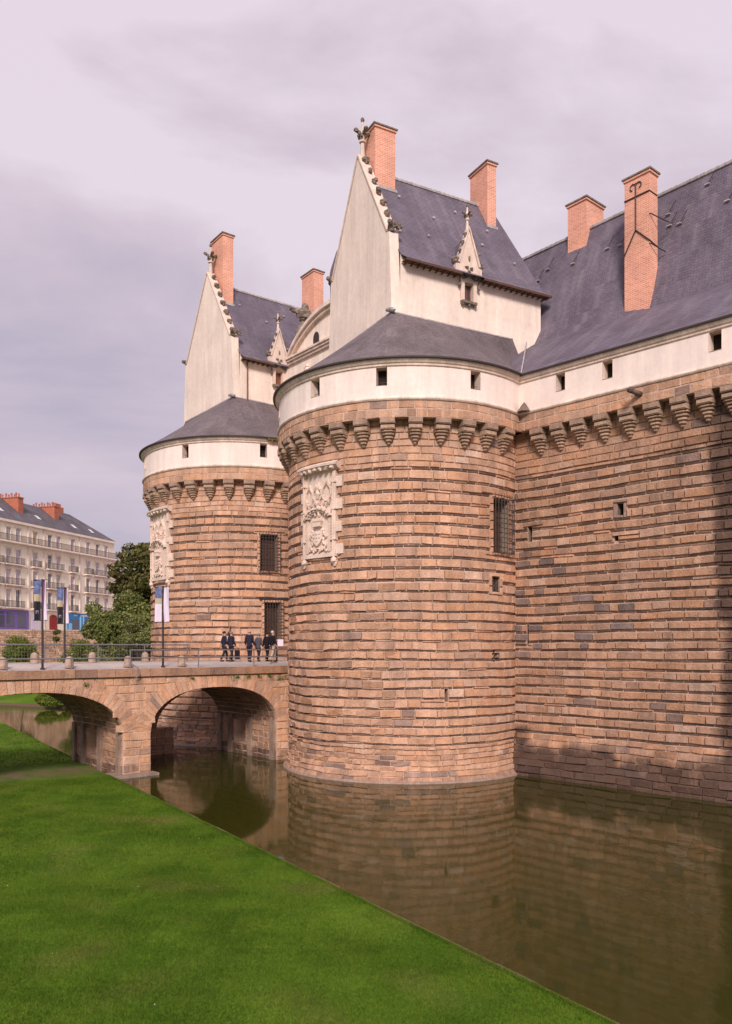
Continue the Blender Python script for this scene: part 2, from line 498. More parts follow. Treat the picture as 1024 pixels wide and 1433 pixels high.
def lay_out(items, parent, curved, limit=300, name='stone_block', vis=None, mass='small_stonework'):
    """items: (S,u0,u1,z0,z1,o,col,kind,rough). the largest ones in view become parts, the rest one mass"""
    sc = []
    for i, it in enumerate(items):
        S, u0, u1, z0, z1 = it[:5]
        if it[7] != 'stone': continue
        p = S((u0 + u1) / 2, (z0 + z1) / 2); d = EYE - p; n = S.n((u0 + u1) / 2)
        f = n.dot(d.normalized())
        if f < .12: continue
        sx = 512 + 1120 * p.x / p.y
        if sx < -5 or sx > 1030: continue
        if vis and not vis(sx, 905 - 1120 * (p.z - 6.5) / p.y): continue
        sc.append(((u1 - u0) * (z1 - z0) * f / d.length_squared, i))
    sc.sort(reverse=True); top = {i for _, i in sc[:limit]}
    big = MB()
    for i, it in enumerate(items):
        S, u0, u1, z0, z1, o, col, kind, rgh = it
        if i in top:
            m = MB(); stone(m, S, u0, u1, z0, z1, o, col, curved, rough=rgh); m.build(name, 'stone', parent)
        else: stone(big, S, u0, u1, z0, z1, o, col, curved, rough=rgh)
    if big.f: big.build(mass, 'stone', parent, kind='stuff')
# ------------------------------------------------------------------ setting: ground, water, lawn
def sheet(name, pts, z, matn, **k):
    mb = MB(); mb.face([(x, y, z) for x, y in pts], (1, 1, 1)); o = mb.build(name, matn); o['kind'] = 'structure'; return o
mat('earth', (.16, .13, .09), noise_s=.5, amount=.3)
sheet('ground', [(-900, -300), (900, -300), (900, 1500), (-900, 1500)], -1.2, 'earth')
sheet('water', [(-110, -60), (80, -60), (80, 130), (-110, 130)], 0, 'moat_water')

# lawn: edge runs straight along the moat from P by direction ED, lawn lies to the left (BD)
ED = Vector((-.544, .839, 0)); BD = Vector((-.839, -.544, 0)); P0 = Vector((4.22, 13.4, 0))
BO = Vector((-11.0, 40.9, 0)); BS = Vector((.757, .653, 0)).normalized(); BN = Vector((-.653, .757, 0)).normalized()   # bridge frame
def lawn_z(x, y):
    b = (Vector((x, y, 0)) - P0).dot(BD)
    return .16 + .012 * max(0, b) + .05 * noise.noise(Vector((x * .25, y * .25, 0))) * min(1, b / 1.5)
def grass_col(x, y):
    q = noise.noise(Vector((x * .35, y * .35, 1))) * .5 + noise.noise(Vector((x * 1.3, y * 1.3, 4))) * .6 + noise.noise(Vector((x * 4, y * 4, 9))) * .35
    a = Vector((.064, .132, .009)); b = Vector((.106, .182, .016)); c = Vector((.160, .160, .042))
    k = a.lerp(b, min(1, max(0, .55 + q * 1.5))) * (1 + .20 * noise.noise(Vector((x * .8 + 3, y * .8, 5))))
    dry = noise.noise(Vector((x * .6 + 31, y * .6, 2))); k = k.lerp(c, min(1, max(0, dry * 1.1 - .22)))
    # bare trodden strip under the bridge
    r = Vector((x, y, 0)) - BO; d = r.dot(BN)
    s = min(1, max(0, 1 - abs(d - 2.7) / 2.0)) * (.6 + noise.noise(Vector((x, y * 1.3, 3))))
    if r.dot(BS) < 4: k = k.lerp(Vector((.20, .14, .085)), min(.95, max(0, s * 1.5)))
    return tuple(k)
mb = MB(); na, nb_ = 190, 90
av = [-25 + 110 * (i / na) for i in range(na + 1)]; bv = [-.02] + [45 * (j / nb_) ** 1.5 for j in range(1, nb_ + 1)]
for a in av:
    for b in bv:
        p = P0 + ED * a + BD * b; mb.v.append((p.x, p.y, lawn_z(p.x, p.y)))
for i in range(na):
    for j in range(nb_):
        k = i * (nb_ + 1) + j; p = Vector(mb.v[k])
        mb.idx((k, k + nb_ + 1, k + nb_ + 2, k + 1), grass_col)
# down to the water
for i in range(na):
    a, b = i * (nb_ + 1), (i + 1) * (nb_ + 1)
    p, q = Vector(mb.v[a]), Vector(mb.v[b])
    mb.face([(p.x, p.y, -.3), (q.x, q.y, -.3), q, p], (.12, .085, .05))
mat('turf', attr=True, noise_s=9, amount=.22, bump=.8, bump_s=55, rough=.95, spec=.1)
lawn = mb.build('lawn', 'turf', smooth=True); lawn['kind'] = 'structure'

# grass blades (numpy, one mass)
rng = np.random.default_rng(5)
def blades(n, a0, a1, b1, lmin, lmax, wd):
    a = rng.uniform(a0, a1, n); b = rng.uniform(0.0, b1, n) ; b[: n // 40] = rng.uniform(0, .12, n // 40)
    x = P0.x + ED.x * a + BD.x * b; y = P0.y + ED.y * a + BD.y * b
    ok = (y > 9.0) & (x / np.maximum(y, 1) > -.85)
    r = (x - BO.x) * BN.x + (y - BO.y) * BN.y; ok &= ~((r > .3) & (r < 5.5)); ok &= (x / np.maximum(y, 1) < .36)
    return np.stack([x[ok], y[ok]], 1), lmin, lmax, wd
parts_ = [blades(560000, -5, 14, 19, .03, .065, .010), blades(270000, 14, 31, 25, .04, .075, .014), blades(30000, 36, 62, 16, .05, .10, .025), blades(14000, -3, 31, .10, .04, .09, .010)]
V = []; C = []
gn = {}
for P, l0, l1, wd in parts_:
    n = len(P)
    z = .16 + .012 * np.maximum(0, (P[:, 0] - P0.x) * BD.x + (P[:, 1] - P0.y) * BD.y) - .005
    key = (np.floor(P[:, 0] * 3).astype(int), np.floor(P[:, 1] * 3).astype(int))
    cols = np.empty((n, 3))
    for i in range(n):
        kk = (key[0][i], key[1][i])
        if kk not in gn: gn[kk] = (grass_col(kk[0] / 3, kk[1] / 3), lawn_z(kk[0] / 3, kk[1] / 3))
        cols[i] = gn[kk][0]; z[i] = gn[kk][1] - .008
    ang = rng.uniform(0, 2 * np.pi, n); ln = rng.uniform(l0, l1, n); lean = rng.uniform(.1, .9, n); la = rng.uniform(0, 2 * np.pi, n)
    dx, dy = np.cos(ang) * wd, np.sin(ang) * wd
    v = np.empty((n, 3, 3)); v[:, 0] = np.stack([P[:, 0] - dx, P[:, 1] - dy, z], 1); v[:, 1] = np.stack([P[:, 0] + dx, P[:, 1] + dy, z], 1)
    v[:, 2] = np.stack([P[:, 0] + np.cos(la) * ln * lean, P[:, 1] + np.sin(la) * ln * lean, z + ln * np.sqrt(1 - .8 * lean ** 2)], 1)
    cols *= rng.uniform(.75, 1.35, (n, 1)); cols[:, 0] *= rng.uniform(.8, 1.35, n); cols *= 1.03
    V.append(v.reshape(-1, 3)); C.append(np.repeat(cols, 3, axis=0))
V = np.concatenate(V); C = np.concatenate(C); nt_ = len(V) // 3
me = bpy.data.meshes.new('grass'); me.vertices.add(len(V)); me.vertices.foreach_set('co', V.ravel())
me.loops.add(len(V)); me.loops.foreach_set('vertex_index', np.arange(len(V), dtype=np.int32))
me.polygons.add(nt_); me.polygons.foreach_set('loop_start', np.arange(0, len(V), 3, dtype=np.int32))
ca = me.color_attributes.new('Col', 'FLOAT_COLOR', 'CORNER'); ca.data.foreach_set('color', np.concatenate([C, np.ones((len(C), 1))], 1).ravel())
mg = mat('grass_blade', attr=True, rough=.8, spec=.15); t = mg.node_tree; b_ = t.nodes['Principled BSDF']
tr = N(t, 'ShaderNodeBsdfTranslucent'); mxs = N(t, 'ShaderNodeMixShader', inp={0: .4}); L(t, t.nodes['Attribute'], 'Color', tr, 0)
L(t, b_, 0, mxs, 1); L(t, tr, 0, mxs, 2); L(t, mxs, 0, t.nodes['Material Output'], 0)
me.materials.append(mg); me.update(); me.validate()
g = bpy.data.objects.new('grass', me); COL.objects.link(g)
tag(g, 'short mown green grass blades covering the lawn beside the moat', 'grass', kind='stuff')
# fallen leaves and daisies
mb = MB()
for i in range(45):
    a, b = random.uniform(-2, 24), random.uniform(.2, 15); p = P0 + ED * a + BD * b; s = random.uniform(.010, .020)
    z = lawn_z(p.x, p.y) + .055; c = random.choice([(.75, .72, .68), (.6, .5, .35), (.35, .18, .08), (.7, .68, .6)]); t_ = random.uniform(0, 3)
    mb.face([(p.x + s * math.cos(t_ + k * 1.57), p.y + s * math.sin(t_ + k * 1.57), z + random.uniform(-.01, .01)) for k in range(4)], c)
o = mb.build('daisies', 'attr_matte'); tag(o, 'tiny white daisies and fallen leaves scattered over the lawn', 'flowers', kind='stuff')
# edging kerb of the lawn
kr = thing('kerb', 'low rusty brown edging kerb between the lawn and the moat water', 'kerb', (P0.x, P0.y, 0))
a = -6
while a < 31:
    l_ = random.uniform(.8, 1.3); m = MB(); p = P0 + ED * a + Vector((.02, .012, -.12)) ; hh = .235 + random.uniform(-.012, .02)
    c = random.choice([(.15, .10, .06), (.12, .085, .055), (.17, .125, .08)])
    m.box(p, ED * (l_ - .015), -BD * .13, (0, 0, hh), c); m.build('kerb_stone', 'stone', kr); a += l_

# far bank, street level, retaining wall
def bank():
    mb = MB(); edge = [(-120, 92), (-60, 91), (-42, 90), (-31, 84), (-24, 78), (-19, 72), (-15, 67), (-4, 66), (30, 60)]
    E = []
    for (x0, y0), (x1, y1) in zip(edge, edge[1:]):
        for i in range(8): t = i / 8; E.append(Vector((x0 + (x1 - x0) * t, y0 + (y1 - y0) * t)))
    E.append(Vector(edge[-1]))
    prof = [(0, -.4), (.05, .3), (1.5, .5), (4, .8), (7, 1.15), (9.5, 1.4), (12, 1.5), (34, 1.6), (60, 1.6)]
    for d, z in prof:
        for e in E:
            q = e + Vector((-.12, 1)) * d + Vector((noise.noise(Vector((e.x * .5, 0, d))) * .6, 0))
            mb.v.append((q.x, q.y, z + (.15 * noise.noise(Vector((q.x * .3, q.y * .3, 0))) if d > 1 else 0)))
    n = len(E)
    for j in range(len(prof) - 1):
        for i in range(n - 1):
            k = j * n + i; c = (.13, .09, .06) if j == 0 else (lambda x, y: grass_col(x + 100, y + 40))
            mb.idx((k, k + 1, k + 1 + n, k + n), c)
    o = mb.build('grass_bank', 'turf', smooth=True); o['kind'] = 'structure'
bank()
RW = Wall((-78, 94), (38, 13))       # retaining wall face
def retaining():
    t = thing('retaining_wall', 'long rough stone retaining wall below the white apartment building', 'wall', (-58, 101, 1.4))
    m = MB(); core(m, RW, frange(0, 60, 3), [0, 8.55]); m.box(RW(0, 8.55, 0), RW.e * 60, -RW.nn * 1.0, (0, 0, .02))
    m.build('wall_core', 'mortar', t)
    it = []
    for q in lay(rows(1.0, 8.45, .34, 0), 12, 52, ws=(.35, .8)):
        u0, u1, z0, z1, k = q; p = RW(u0, z0)
        it.append((RW, u0, u1, z0, z1, random.uniform(.01, .07), tuple(c * .62 for c in stone_colour(p, 5, grey=.25)), 'slab', 2.5))
    lay_out(it, t, False, 0, mass='rubble')
    m = MB(); u = 12
    while u < 52:
        m.box(RW(u, 8.56, .1), RW.e * 1.15, -RW.nn * .6, (0, 0, .2), (.42, .30, .24)); u += 1.2
    m.build('coping', 'stone', t)
retaining()
mb = MB()
mb.face([RW(-40, 8.58, -.3), RW(90, 8.58, -.3), (60, 400, 9.3), (-300, 400, 9.3)])
o = mb.build('street', 'road'); o['kind'] = 'structure'
# ------------------------------------------------------------------ castle towers
T1C, T2C = (2.2, 44.6), (-9.0, 58.6)
BODY, PAR = 6.45, 7.02

def corbel_mesh():
    """stacked rolls widening upwards, local: x across, -y outwards, z up, top at 0"""
    m = MB()
    lev = [(-1.22, -1.10, .10, .16), (-1.10, -.96, .16, .24), (-.96, -.82, .22, .31), (-.82, -.68, .28, .38), (-.68, -.54, .33, .44)]
    c = (.40, .265, .19)
    for i, (z0, z1, hw, pr) in enumerate(lev):
        k = len(m.v); zz = [z0, z0 + (z1 - z0) * .35, z1 - .02, z1]; sc = [.72, 1, 1, .86]
        for z, s in zip(zz, sc):
            for x, y in ((-hw, .2), (-hw * s, -pr * s + .1), (-hw * s * .55, -pr * s), (hw * s * .55, -pr * s), (hw * s, -pr * s + .1), (hw, .2)): m.v.append((x, y, z))
        for j in range(3):
            for q in range(5):
                a = k + j * 6 + q; m.idx((a, a + 1, a + 7, a + 6), tuple(x * (1 + .12 * ((i * 7) % 3 - 1)) for x in c))
        m.idx([k + q for q in range(6)][::-1], c); m.idx([k + 18 + q for q in range(6)], c)
    for z0, z1, hw, pr, cc in ((-.54, -.30, .34, .50, (.43, .29, .21)), (-.29, 0, .36, .60, (.36, .24, .18))):
        m.box((-hw, -pr, z0 + .01), (2 * hw, 0, 0), (0, pr + .2, 0), (0, 0, z1 - z0 - .01), cc)
        m.box((-hw + .03, -pr - .035, z0 + .05), (2 * hw - .06, 0, 0), (0, .05, 0), (0, 0, z1 - z0 - .09), cc)
    return m.mesh('corbel', 'stone')
CORB = corbel_mesh()
def corbels(parent, S, us, ztop=17.3, off=0.0):
    for u in us:
        n = S.n(u); p = S(u, ztop, off)
        o = bpy.data.objects.new('corbel', CORB); COL.objects.link(o)
        o.location = p; o.rotation_euler = (0, 0, math.atan2(n.x, -n.y)); 
        o.scale = (random.uniform(.92, 1.06), 1, random.uniform(.95, 1.05))
        put(o, parent)

def iron_grille(parent, S, u0, u1, z0, z1, o, nu, nz, label=None):
    m = MB()
    for i in range(nu + 1):
        u = u0 + (u1 - u0) * i / nu; m.tube(S(u, z0 - .1, o), S(u, z1 + .22, o), .022, n=4)
        if i % 3 == 0: m.tube(S(u, z0 - .05, -.1), S(u, z0 - .05, o), .02, n=4); m.tube(S(u, z1 + .05, -.1), S(u, z1 + .05, o), .02, n=4)
    for j in range(nz + 1):
        z = z0 + (z1 - z0) * j / nz; m.tube(S(u0 - .06, z, o), S(u1 + .06, z, o), .022, n=4)
    m.build('iron_grille', 'iron', parent)
def window_unit(parent, S, h, depth, jm='stone', fill='wood_dark', bars=0):
    """opening with jambs, dark inside and a leaf or bars"""
    u0, u1, z0, z1 = h
    f = MB(); recess(f, S, h, depth, o=.03, mi=0, mb_i=1, col=(.40, .29, .22)); w_ = f.build('window', [jm, 'dark_void'], parent)
    m = MB()
    if fill:
        s = .05
        prect(m, S, u0 + .03, u1 - .03, z0 + .03, z1 - .03, -depth + .02, -depth + .06)
        n = max(2, int((z1 - z0) / .35))
        for k in range(n + 1):
            z = z0 + .03 + (z1 - z0 - .1) * k / n; prect(m, S, u0 + .03, u1 - .03, z, z + .04, -depth + .06, -depth + .09)
        prect(m, S, (u0 + u1) / 2 - .025, (u0 + u1) / 2 + .025, z0 + .03, z1 - .03, -depth + .06, -depth + .10)
        m.build('window_leaf', fill, w_)
    if bars:
        m = MB(); m.tube(S(u0 + .02, z0 + .2, -depth * .5), S(u1 - .02, z0 + .2, -depth * .5), .015, n=4); m.tube(S((u0 + u1) / 2, z0 + .01, -depth * .5), S((u0 + u1) / 2, z0 + .2, -depth * .5), .015, n=4); m.build('bar', 'iron', w_)
    return w_

def coat_of_arms(parent, S, uc, w, z0, z1):
    """tall carved white panel: canopy frieze above, crowned shield under a round arch below"""
    t = S; H = z1 - z0; hw = w / 2
    root = MB(); core(root, t, frange(uc - hw, uc + hw, .4), [z0, z1], o=.06); 
    for a, b in ((uc - hw, uc - hw), (uc + hw, uc + hw)): root.face([t(a, z0, -.1), t(a, z1, -.1), t(a, z1, .06), t(a, z0, .06)]) if a < uc else root.face([t(a, z0, .06), t(a, z1, .06), t(a, z1, -.1), t(a, z0, -.1)])
    P = root.build('arms_panel', 'carved_stone', parent)
    # quoins tying the panel into the masonry
    m = MB()
    z = z0 + .1; i = 0
    while z < z1 - .3:
        if i % 2 == 0: prect(m, t, uc + hw, uc + hw + random.uniform(.3, .45), z, z + .5, -.02, .12)
        if i % 2 == 1: prect(m, t, uc - hw - random.uniform(.15, .3), uc - hw, z, z + .5, -.02, .12)
        z += .55; i += 1
    pieces(m, 'quoin', 'carved_stone', P)
    # frame pilasters with beads
    m = MB()
    for sgn in (-1, 1):
        a, b = sorted((uc + sgn * hw, uc + sgn * (hw - .22))); prect(m, t, a, b, z0, z1, .05, .16)
        a, b = sorted((uc + sgn * (hw - .07), uc + sgn * (hw - .14))); prect(m, t, a, b, z0, z1, .16, .22)
        for k in range(13): 
            z = z0 + .3 + k * (H * .42) / 12; prect(m, t, uc + sgn * (hw - .33) - .035, uc + sgn * (hw - .33) + .035, z, z + .09, .05, .14)
        for zc in (z0 + H * .18, z0 + H * .52, z0 + H * .82): 
            a, b = sorted((uc + sgn * (hw + .05), uc + sgn * (hw - .26))); prect(m, t, a, b, zc, zc + .07, .05, .24)
    prect(m, t, uc - hw - .05, uc + hw + .05, z0 - .02, z0 + .14, .0, .24); prect(m, t, uc - hw, uc + hw, z0 + .14, z0 + .24, .0, .17)
    m.build('panel_frame', 'carved_stone', P)
    # hood
    m = MB(); us = frange(uc - hw - .1, uc + hw + .22, .3)
    sweep(m, t, us, [(.02, z1 - .18), (.3, z1 - .1), (.45, z1 + .02), (.45, z1 + .12), (.2, z1 + .26), (0, z1 + .3)])
    for u in (us[0], us[-1]):
        q = [t(u, z1 - .18, 0), t(u, z1 - .1, .3), t(u, z1 + .02, .45), t(u, z1 + .12, .45), t(u, z1 + .3, 0)]; m.face(q if u > uc else q[::-1])
    for k in range(7):
        u = uc - hw + .12 + k * (w - .2) / 6; c = t(u, z1 - .1, .34); m.blob(c, .12, .12, .09, .35, seed=k)
    m.build('hood', 'cornice_stone', P)
    m = MB()
    for sgn in (-1, 1):
        m = MB(); c = t(uc + sgn * (hw - .1), z0 - .2, .12); m.blob(c, .17, .17, .2, .3, seed=3); m.blob(t(uc + sgn * (hw - .05), z0 - .38, .08), .13, .13, .12, .3, seed=5); m.build('bracket', 'carved_stone', P)
    # round arch over the lower niche
    zc = z0 + H * .42; rr = hw - .32
    m = MB()
    for (r0, r1, o1) in ((rr - .02, rr + .12, .30), (rr - .16, rr - .02, .22), (rr - .26, rr - .16, .15)):
        n = 16
        for k in range(n):
            a0, a1 = math.pi * (.08 + .84 * k / n), math.pi * (.08 + .84 * (k + 1) / n)
            pl = [(uc + r * math.cos(a), zc + r * .62 * math.sin(a)) for r, a in ((r0, a0), (r1, a0), (r1, a1), (r0, a1))]
            plate(m, t, pl, .05, o1 + (.05 if k % 2 else 0))
    m.build('niche_arch', 'carved_stone', P)
    m = MB()
    for sgn in (-1, 1):
        for k, q in enumerate((.34, .42)):
            u = uc + sgn * (hw - q); prect(m, t, u - .025, u + .025, z0 + .24, zc + .05, .05, .17)
    # crown
    cz = z0 + H * .36
    prect(m, t, uc - .26, uc + .26, cz - .06, cz + .02, .05, .26)
    plate(m, t, [(uc - .26, cz + .02), (uc + .26, cz + .02), (uc + .33, cz + .2), (uc - .33, cz + .2)], .05, .22)
    for k in range(7):
        u = uc - .3 + k * .1; plate(m, t, [(u - .045, cz + .2), (u + .045, cz + .2), (u, cz + .32)], .05, .24); m.blob(t(u, cz + .33, .15), .04, .04, .04, 0, n=5, m=4)
    # shield with ermine spots, supporters
    sz = z0 + H * .30
    plate(m, t, [(uc - .34, sz), (uc - .34, sz - .42), (uc - .2, sz - .62), (uc, sz - .76), (uc + .2, sz - .62), (uc + .34, sz - .42), (uc + .34, sz)], .05, .20)
    for r_ in range(3):
        for k in range(3):
            u = uc - .2 + k * .2 + (.0 if r_ % 2 else .0); z = sz - .12 - r_ * .18
            if abs(u - uc) > .1 and r_ == 2: continue
            plate(m, t, [(u - .035, z - .05), (u + .035, z - .05), (u, z + .06)], .2, .24)
    for sgn in (-1, 1):
        for k in range(7):
            z = z0 + .42 + k * .15; u = uc + sgn * (.46 + .09 * math.sin(k * 1.9)); m.blob(t(u, z, .12), .085, .085, .11, .3, n=6, m=4, seed=k)
    for k in range(9):
        u = uc - .6 + k * .15; m.blob(t(u, z0 + .36 + .07 * math.sin(k * 2.1), .12), .09, .09, .07, .35, n=6, m=4, seed=k + 40)
    m.build('crowned_shield', 'carved_stone', P)
    # upper frieze: three ogee canopies, central figure
    m = MB()
    zt = z1 - .25
    for q, dz in ((-.62, -.1), (0, -.02), (.62, .0)):
        u = uc + q; hh = .27
        for sgn in (-1, 1):
            pts = [(u + sgn * .0, zt - .35 + dz), (u + sgn * .1, zt - .62 + dz), (u + sgn * .25, zt - .80 + dz), (u + sgn * .30, zt - 1.05 + dz), (u + sgn * .22, zt - 1.25 + dz), (u + sgn * .06, zt - 1.4 + dz)]
            for (a, b), (c, d) in zip(pts, pts[1:]):
                plate(m, t, [(a - .03, b), (a + .03, b), (c + .03, d), (c - .03, d)], .05, .19)
        for k in range(3):
            u2 = u + (k - 1) * .17; z = zt - 1.35 - .12 * (k % 2); plate(m, t, [(u2 - .07, z), (u2 + .07, z), (u2, z - .22)], .05, .2)
    for q in (-.9, -.75, -.48, -.33, .33, .48, .75, .9):
        if abs(q) < hw - .25: prect(m, t, uc + q - .02, uc + q + .02, z0 + H * .64, zt - .9, .05, .12)
    m.build('canopy_frieze', 'carved_stone', P)
    m = MB()
    for c, a in (((0, zt - .62), (.20, .20)), ((-.17, zt - .78), (.12, .08)), ((.17, zt - .78), (.12, .08)), ((0, zt - 1.0), (.13, .26)), ((0, zt - 1.45), (.19, .15)), ((.05, zt - 1.7), (.14, .14)), ((-.2, zt - 1.9), (.1, .22)), ((.1, zt - 1.95), (.12, .25))):
        m.blob(t(uc + c[0], c[1], .1), a[0], .13, a[1], .18, n=8, m=6, seed=int(c[1] * 100) % 97)
    m.build('ermine_figure', 'carved_stone', P)

def castle_tower(name, label, C, amin, amax, wins, band_wins, arms, seed, slits=(), vis=None, top_left=0):
    T = thing(name, label, 'tower', (C[0], C[1], 0))
    S = Tower(C, BODY); S2 = Tower(C, PAR, 0)
    k = BODY * math.pi / 180; k2 = PAR * math.pi / 180
    holes = [(a0 * k, a1 * k, z0, z1) for a0, a1, z0, z1 in [w[:4] for w in wins] + list(slits)]
    ac, aw, az0, az1 = arms; ah = (ac * k - aw / 2 - .02, ac * k + aw / 2 + .02, az0, az1)
    # body core behind the stones
    m = MB(); core(m, S, [a * k for a in frange(-180, 180, 3)], [-1, 0, .3, .6, .9, 1.1, 9, 17.4], holes, o=-.035)
    for h in holes:
        if h[1] - h[0] < .7: recess(m, S, h, .5, o=-.035, mi=0, mb_i=1)
    m.build('core_wall', ['mortar', 'dark_void'], T, smooth=False)
    # ashlar
    u0, u1 = amin * k, amax * k
    R_ = rows(-.25, 1.75, .27, 0) + rows(1.75, 9.6, .455, .09) + rows(9.6, 15.35, .52, .13) + rows(15.35, 17.4, .34, 0)
    frames = [(h[0] - .22, h[1] + .22, h[2] - .18, h[3] + .2) if h[1] - h[0] > .5 else h for h in holes]
    it = []
    for q in lay(R_, u0, u1, frames + [ah], ws=(.4, 1.3)):
        a, b, z0, z1, kd = q; p = S((a + b) / 2, (z0 + z1) / 2)
        if kd == 'slab':
            if z0 > 1.6 and noise.noise(Vector((p.x * .8 + seed, p.y * .8, p.z * 2.5))) > .42: col = stone_colour(p, seed); o = .045; rg = 1.5
            else: col = slab_colour(); o = random.uniform(-.012, .006); rg = 1.0
        else:
            col = stone_colour(p, seed, grey=.03); rg = 1.2; o = random.uniform(.04, .07)
            if z1 < 1.75: o = random.uniform(.02, .04); col = tuple(x * .98 for x in stone_colour(p, seed, grey=.16)); 
            if z0 > 15.3: o = .03; col = tuple(x * f for x, f in zip(stone_colour(p, seed, grey=.0), (1.0, 1.04, 1.08)))
            if z1 < .5: col = (*col, .42)
            elif z1 < 1.6 and random.random() < .3: col = (*col, .3)
            if a / k < -8 and z1 < 10.2: rg = 3.4
        it.append((S, a, b, z0, z1, o, col, kd, rg))
    # dressed stones round the windows
    for h in holes:
        if h[1] - h[0] > .5:
            z = h[2] - .18
            while z < h[3] - .05:
                e = min(z + .42, h[3] + .2)
                for a, b in ((h[0] - .22, h[0]), (h[1], h[1] + .22)): it.append((S, a, b, z, e, .07, stone_colour(S(a, z), seed, grey=0, shift=1.08), 'stone', .6))
                z = e
            n_ = 3 if h[1] - h[0] > .9 else 1; w_ = (h[1] - h[0]) / n_
            for i in range(n_):
                it.append((S, h[0] + i * w_, h[0] + (i + 1) * w_, h[3], h[3] + .2, .07, stone_colour(S(h[0], h[3]), seed, grey=0, shift=1.1), 'stone', .5)); it.append((S, h[0] + i * w_, h[0] + (i + 1) * w_, h[2] - .18, h[2], .09, stone_colour(S(h[0], h[3]), seed, grey=0), 'stone', .5))
    m = MB(); sweep(m, S, [a * k for a in frange(amin, amax, 3)], [(-.1, -.3), (.10, -.3), (.10, .07), (.04, .11), (-.1, .12)], (.34, .235, .19, .30)); m.build('footing', 'stone', T)
    # parapet of two courses over the corbels
    for q in lay([(17.3, 17.72, 'stone'), (17.72, 18.1, 'stone')], amin * k2, (amax - 2) * k2, ws=(.45, .9)):
        a, b, z0, z1, kd = q; it.append((S2, a, b, z0, z1, .02, stone_colour(S2(a, z0), seed + 3, grey=.08, shift=.97), kd, 1.0))
    lay_out(it, T, True, 300, vis=vis)
    m = MB(); ul = [a * k2 for a in frange(-150, amax - 1, 5)]
    core(m, S2, ul, [17.3, 18.15]); sweep(m, S2, ul, [(-.42, 17.3), (0, 17.3)]); sweep(m, S2, ul, [(-.42, 18.1), (-.42, 17.3)]); m.build('parapet', 'mortar', T)
    m = MB(); sweep(m, S2, ul, [(-.7, 17.95), (-.4, 17.95)]); m.build('dark_gap_cap', 'dark_void', T)  # black ring added above the corbel gaps to keep light out
    corbels(T, S, [a * k for a in [amin + 3 + 10.9 * i for i in range(40)] if a < amax - 6])
    # white upper storey with square openings
    bh = [(a0 * k2, a1 * k2, z0, z1) for a0, a1, z0, z1 in band_wins]
    m = MB(); core(m, S2, [a * k2 for a in frange(-150, amax, 4)], [18.1, 20.0], bh, o=-.02); m.build('rendered_band', 'plaster', T, smooth=False)
    for h in bh: window_unit(T, Shift(S2, -.02), h, .45, jm='cornice_stone', fill=None, bars=1)
    ul = [a * k2 for a in frange(-150, amax - 1, 3)]
    m = MB(); sweep(m, S2, ul, [(-.1, 18.08), (.06, 18.10), (.10, 18.16), (.10, 18.2), (.03, 18.28), (-.03, 18.30)]); m.build('string_course', 'cornice_stone', T)
    m = MB(); sweep(m, S2, ul, [(-.03, 19.68), (.05, 19.72), (.06, 19.80), (.12, 19.84), (.18, 19.93), (.19, 20.05), (-.1, 20.07)]); m.build('cornice', 'cornice_stone', T)
    m = MB(); sweep(m, S2, [u for u in ul], [(.15, 18.2), (.12, 18.235), (-.02, 18.245)]); 
    # windows with leaves and grilles
    for (a0, a1, z0, z1, gr) in wins:
        h = (a0 * k, a1 * k, z0, z1); W_ = window_unit(T, S, h, .5, fill='wood_dark' if gr == 'big' else None)
        if gr == 'big': iron_grille(T, S, h[0] - .1, h[1] + .1, z0, z1, .28, 7, 11)
        else: iron_grille(T, S, h[0] + .02, h[1] - .02, z0 + .02, z1 - .25, -.08, 3, 4)
    coat_of_arms(T, S, ac * k, aw, az0, az1)
    return T, S, S2
class Shift:
    def __init__(s, S, d): s.S = S; s.d = d
    def __call__(s, u, z, o=0.0): return s.S(u, z, o + s.d)
    def n(s, u): return s.S.n(u)

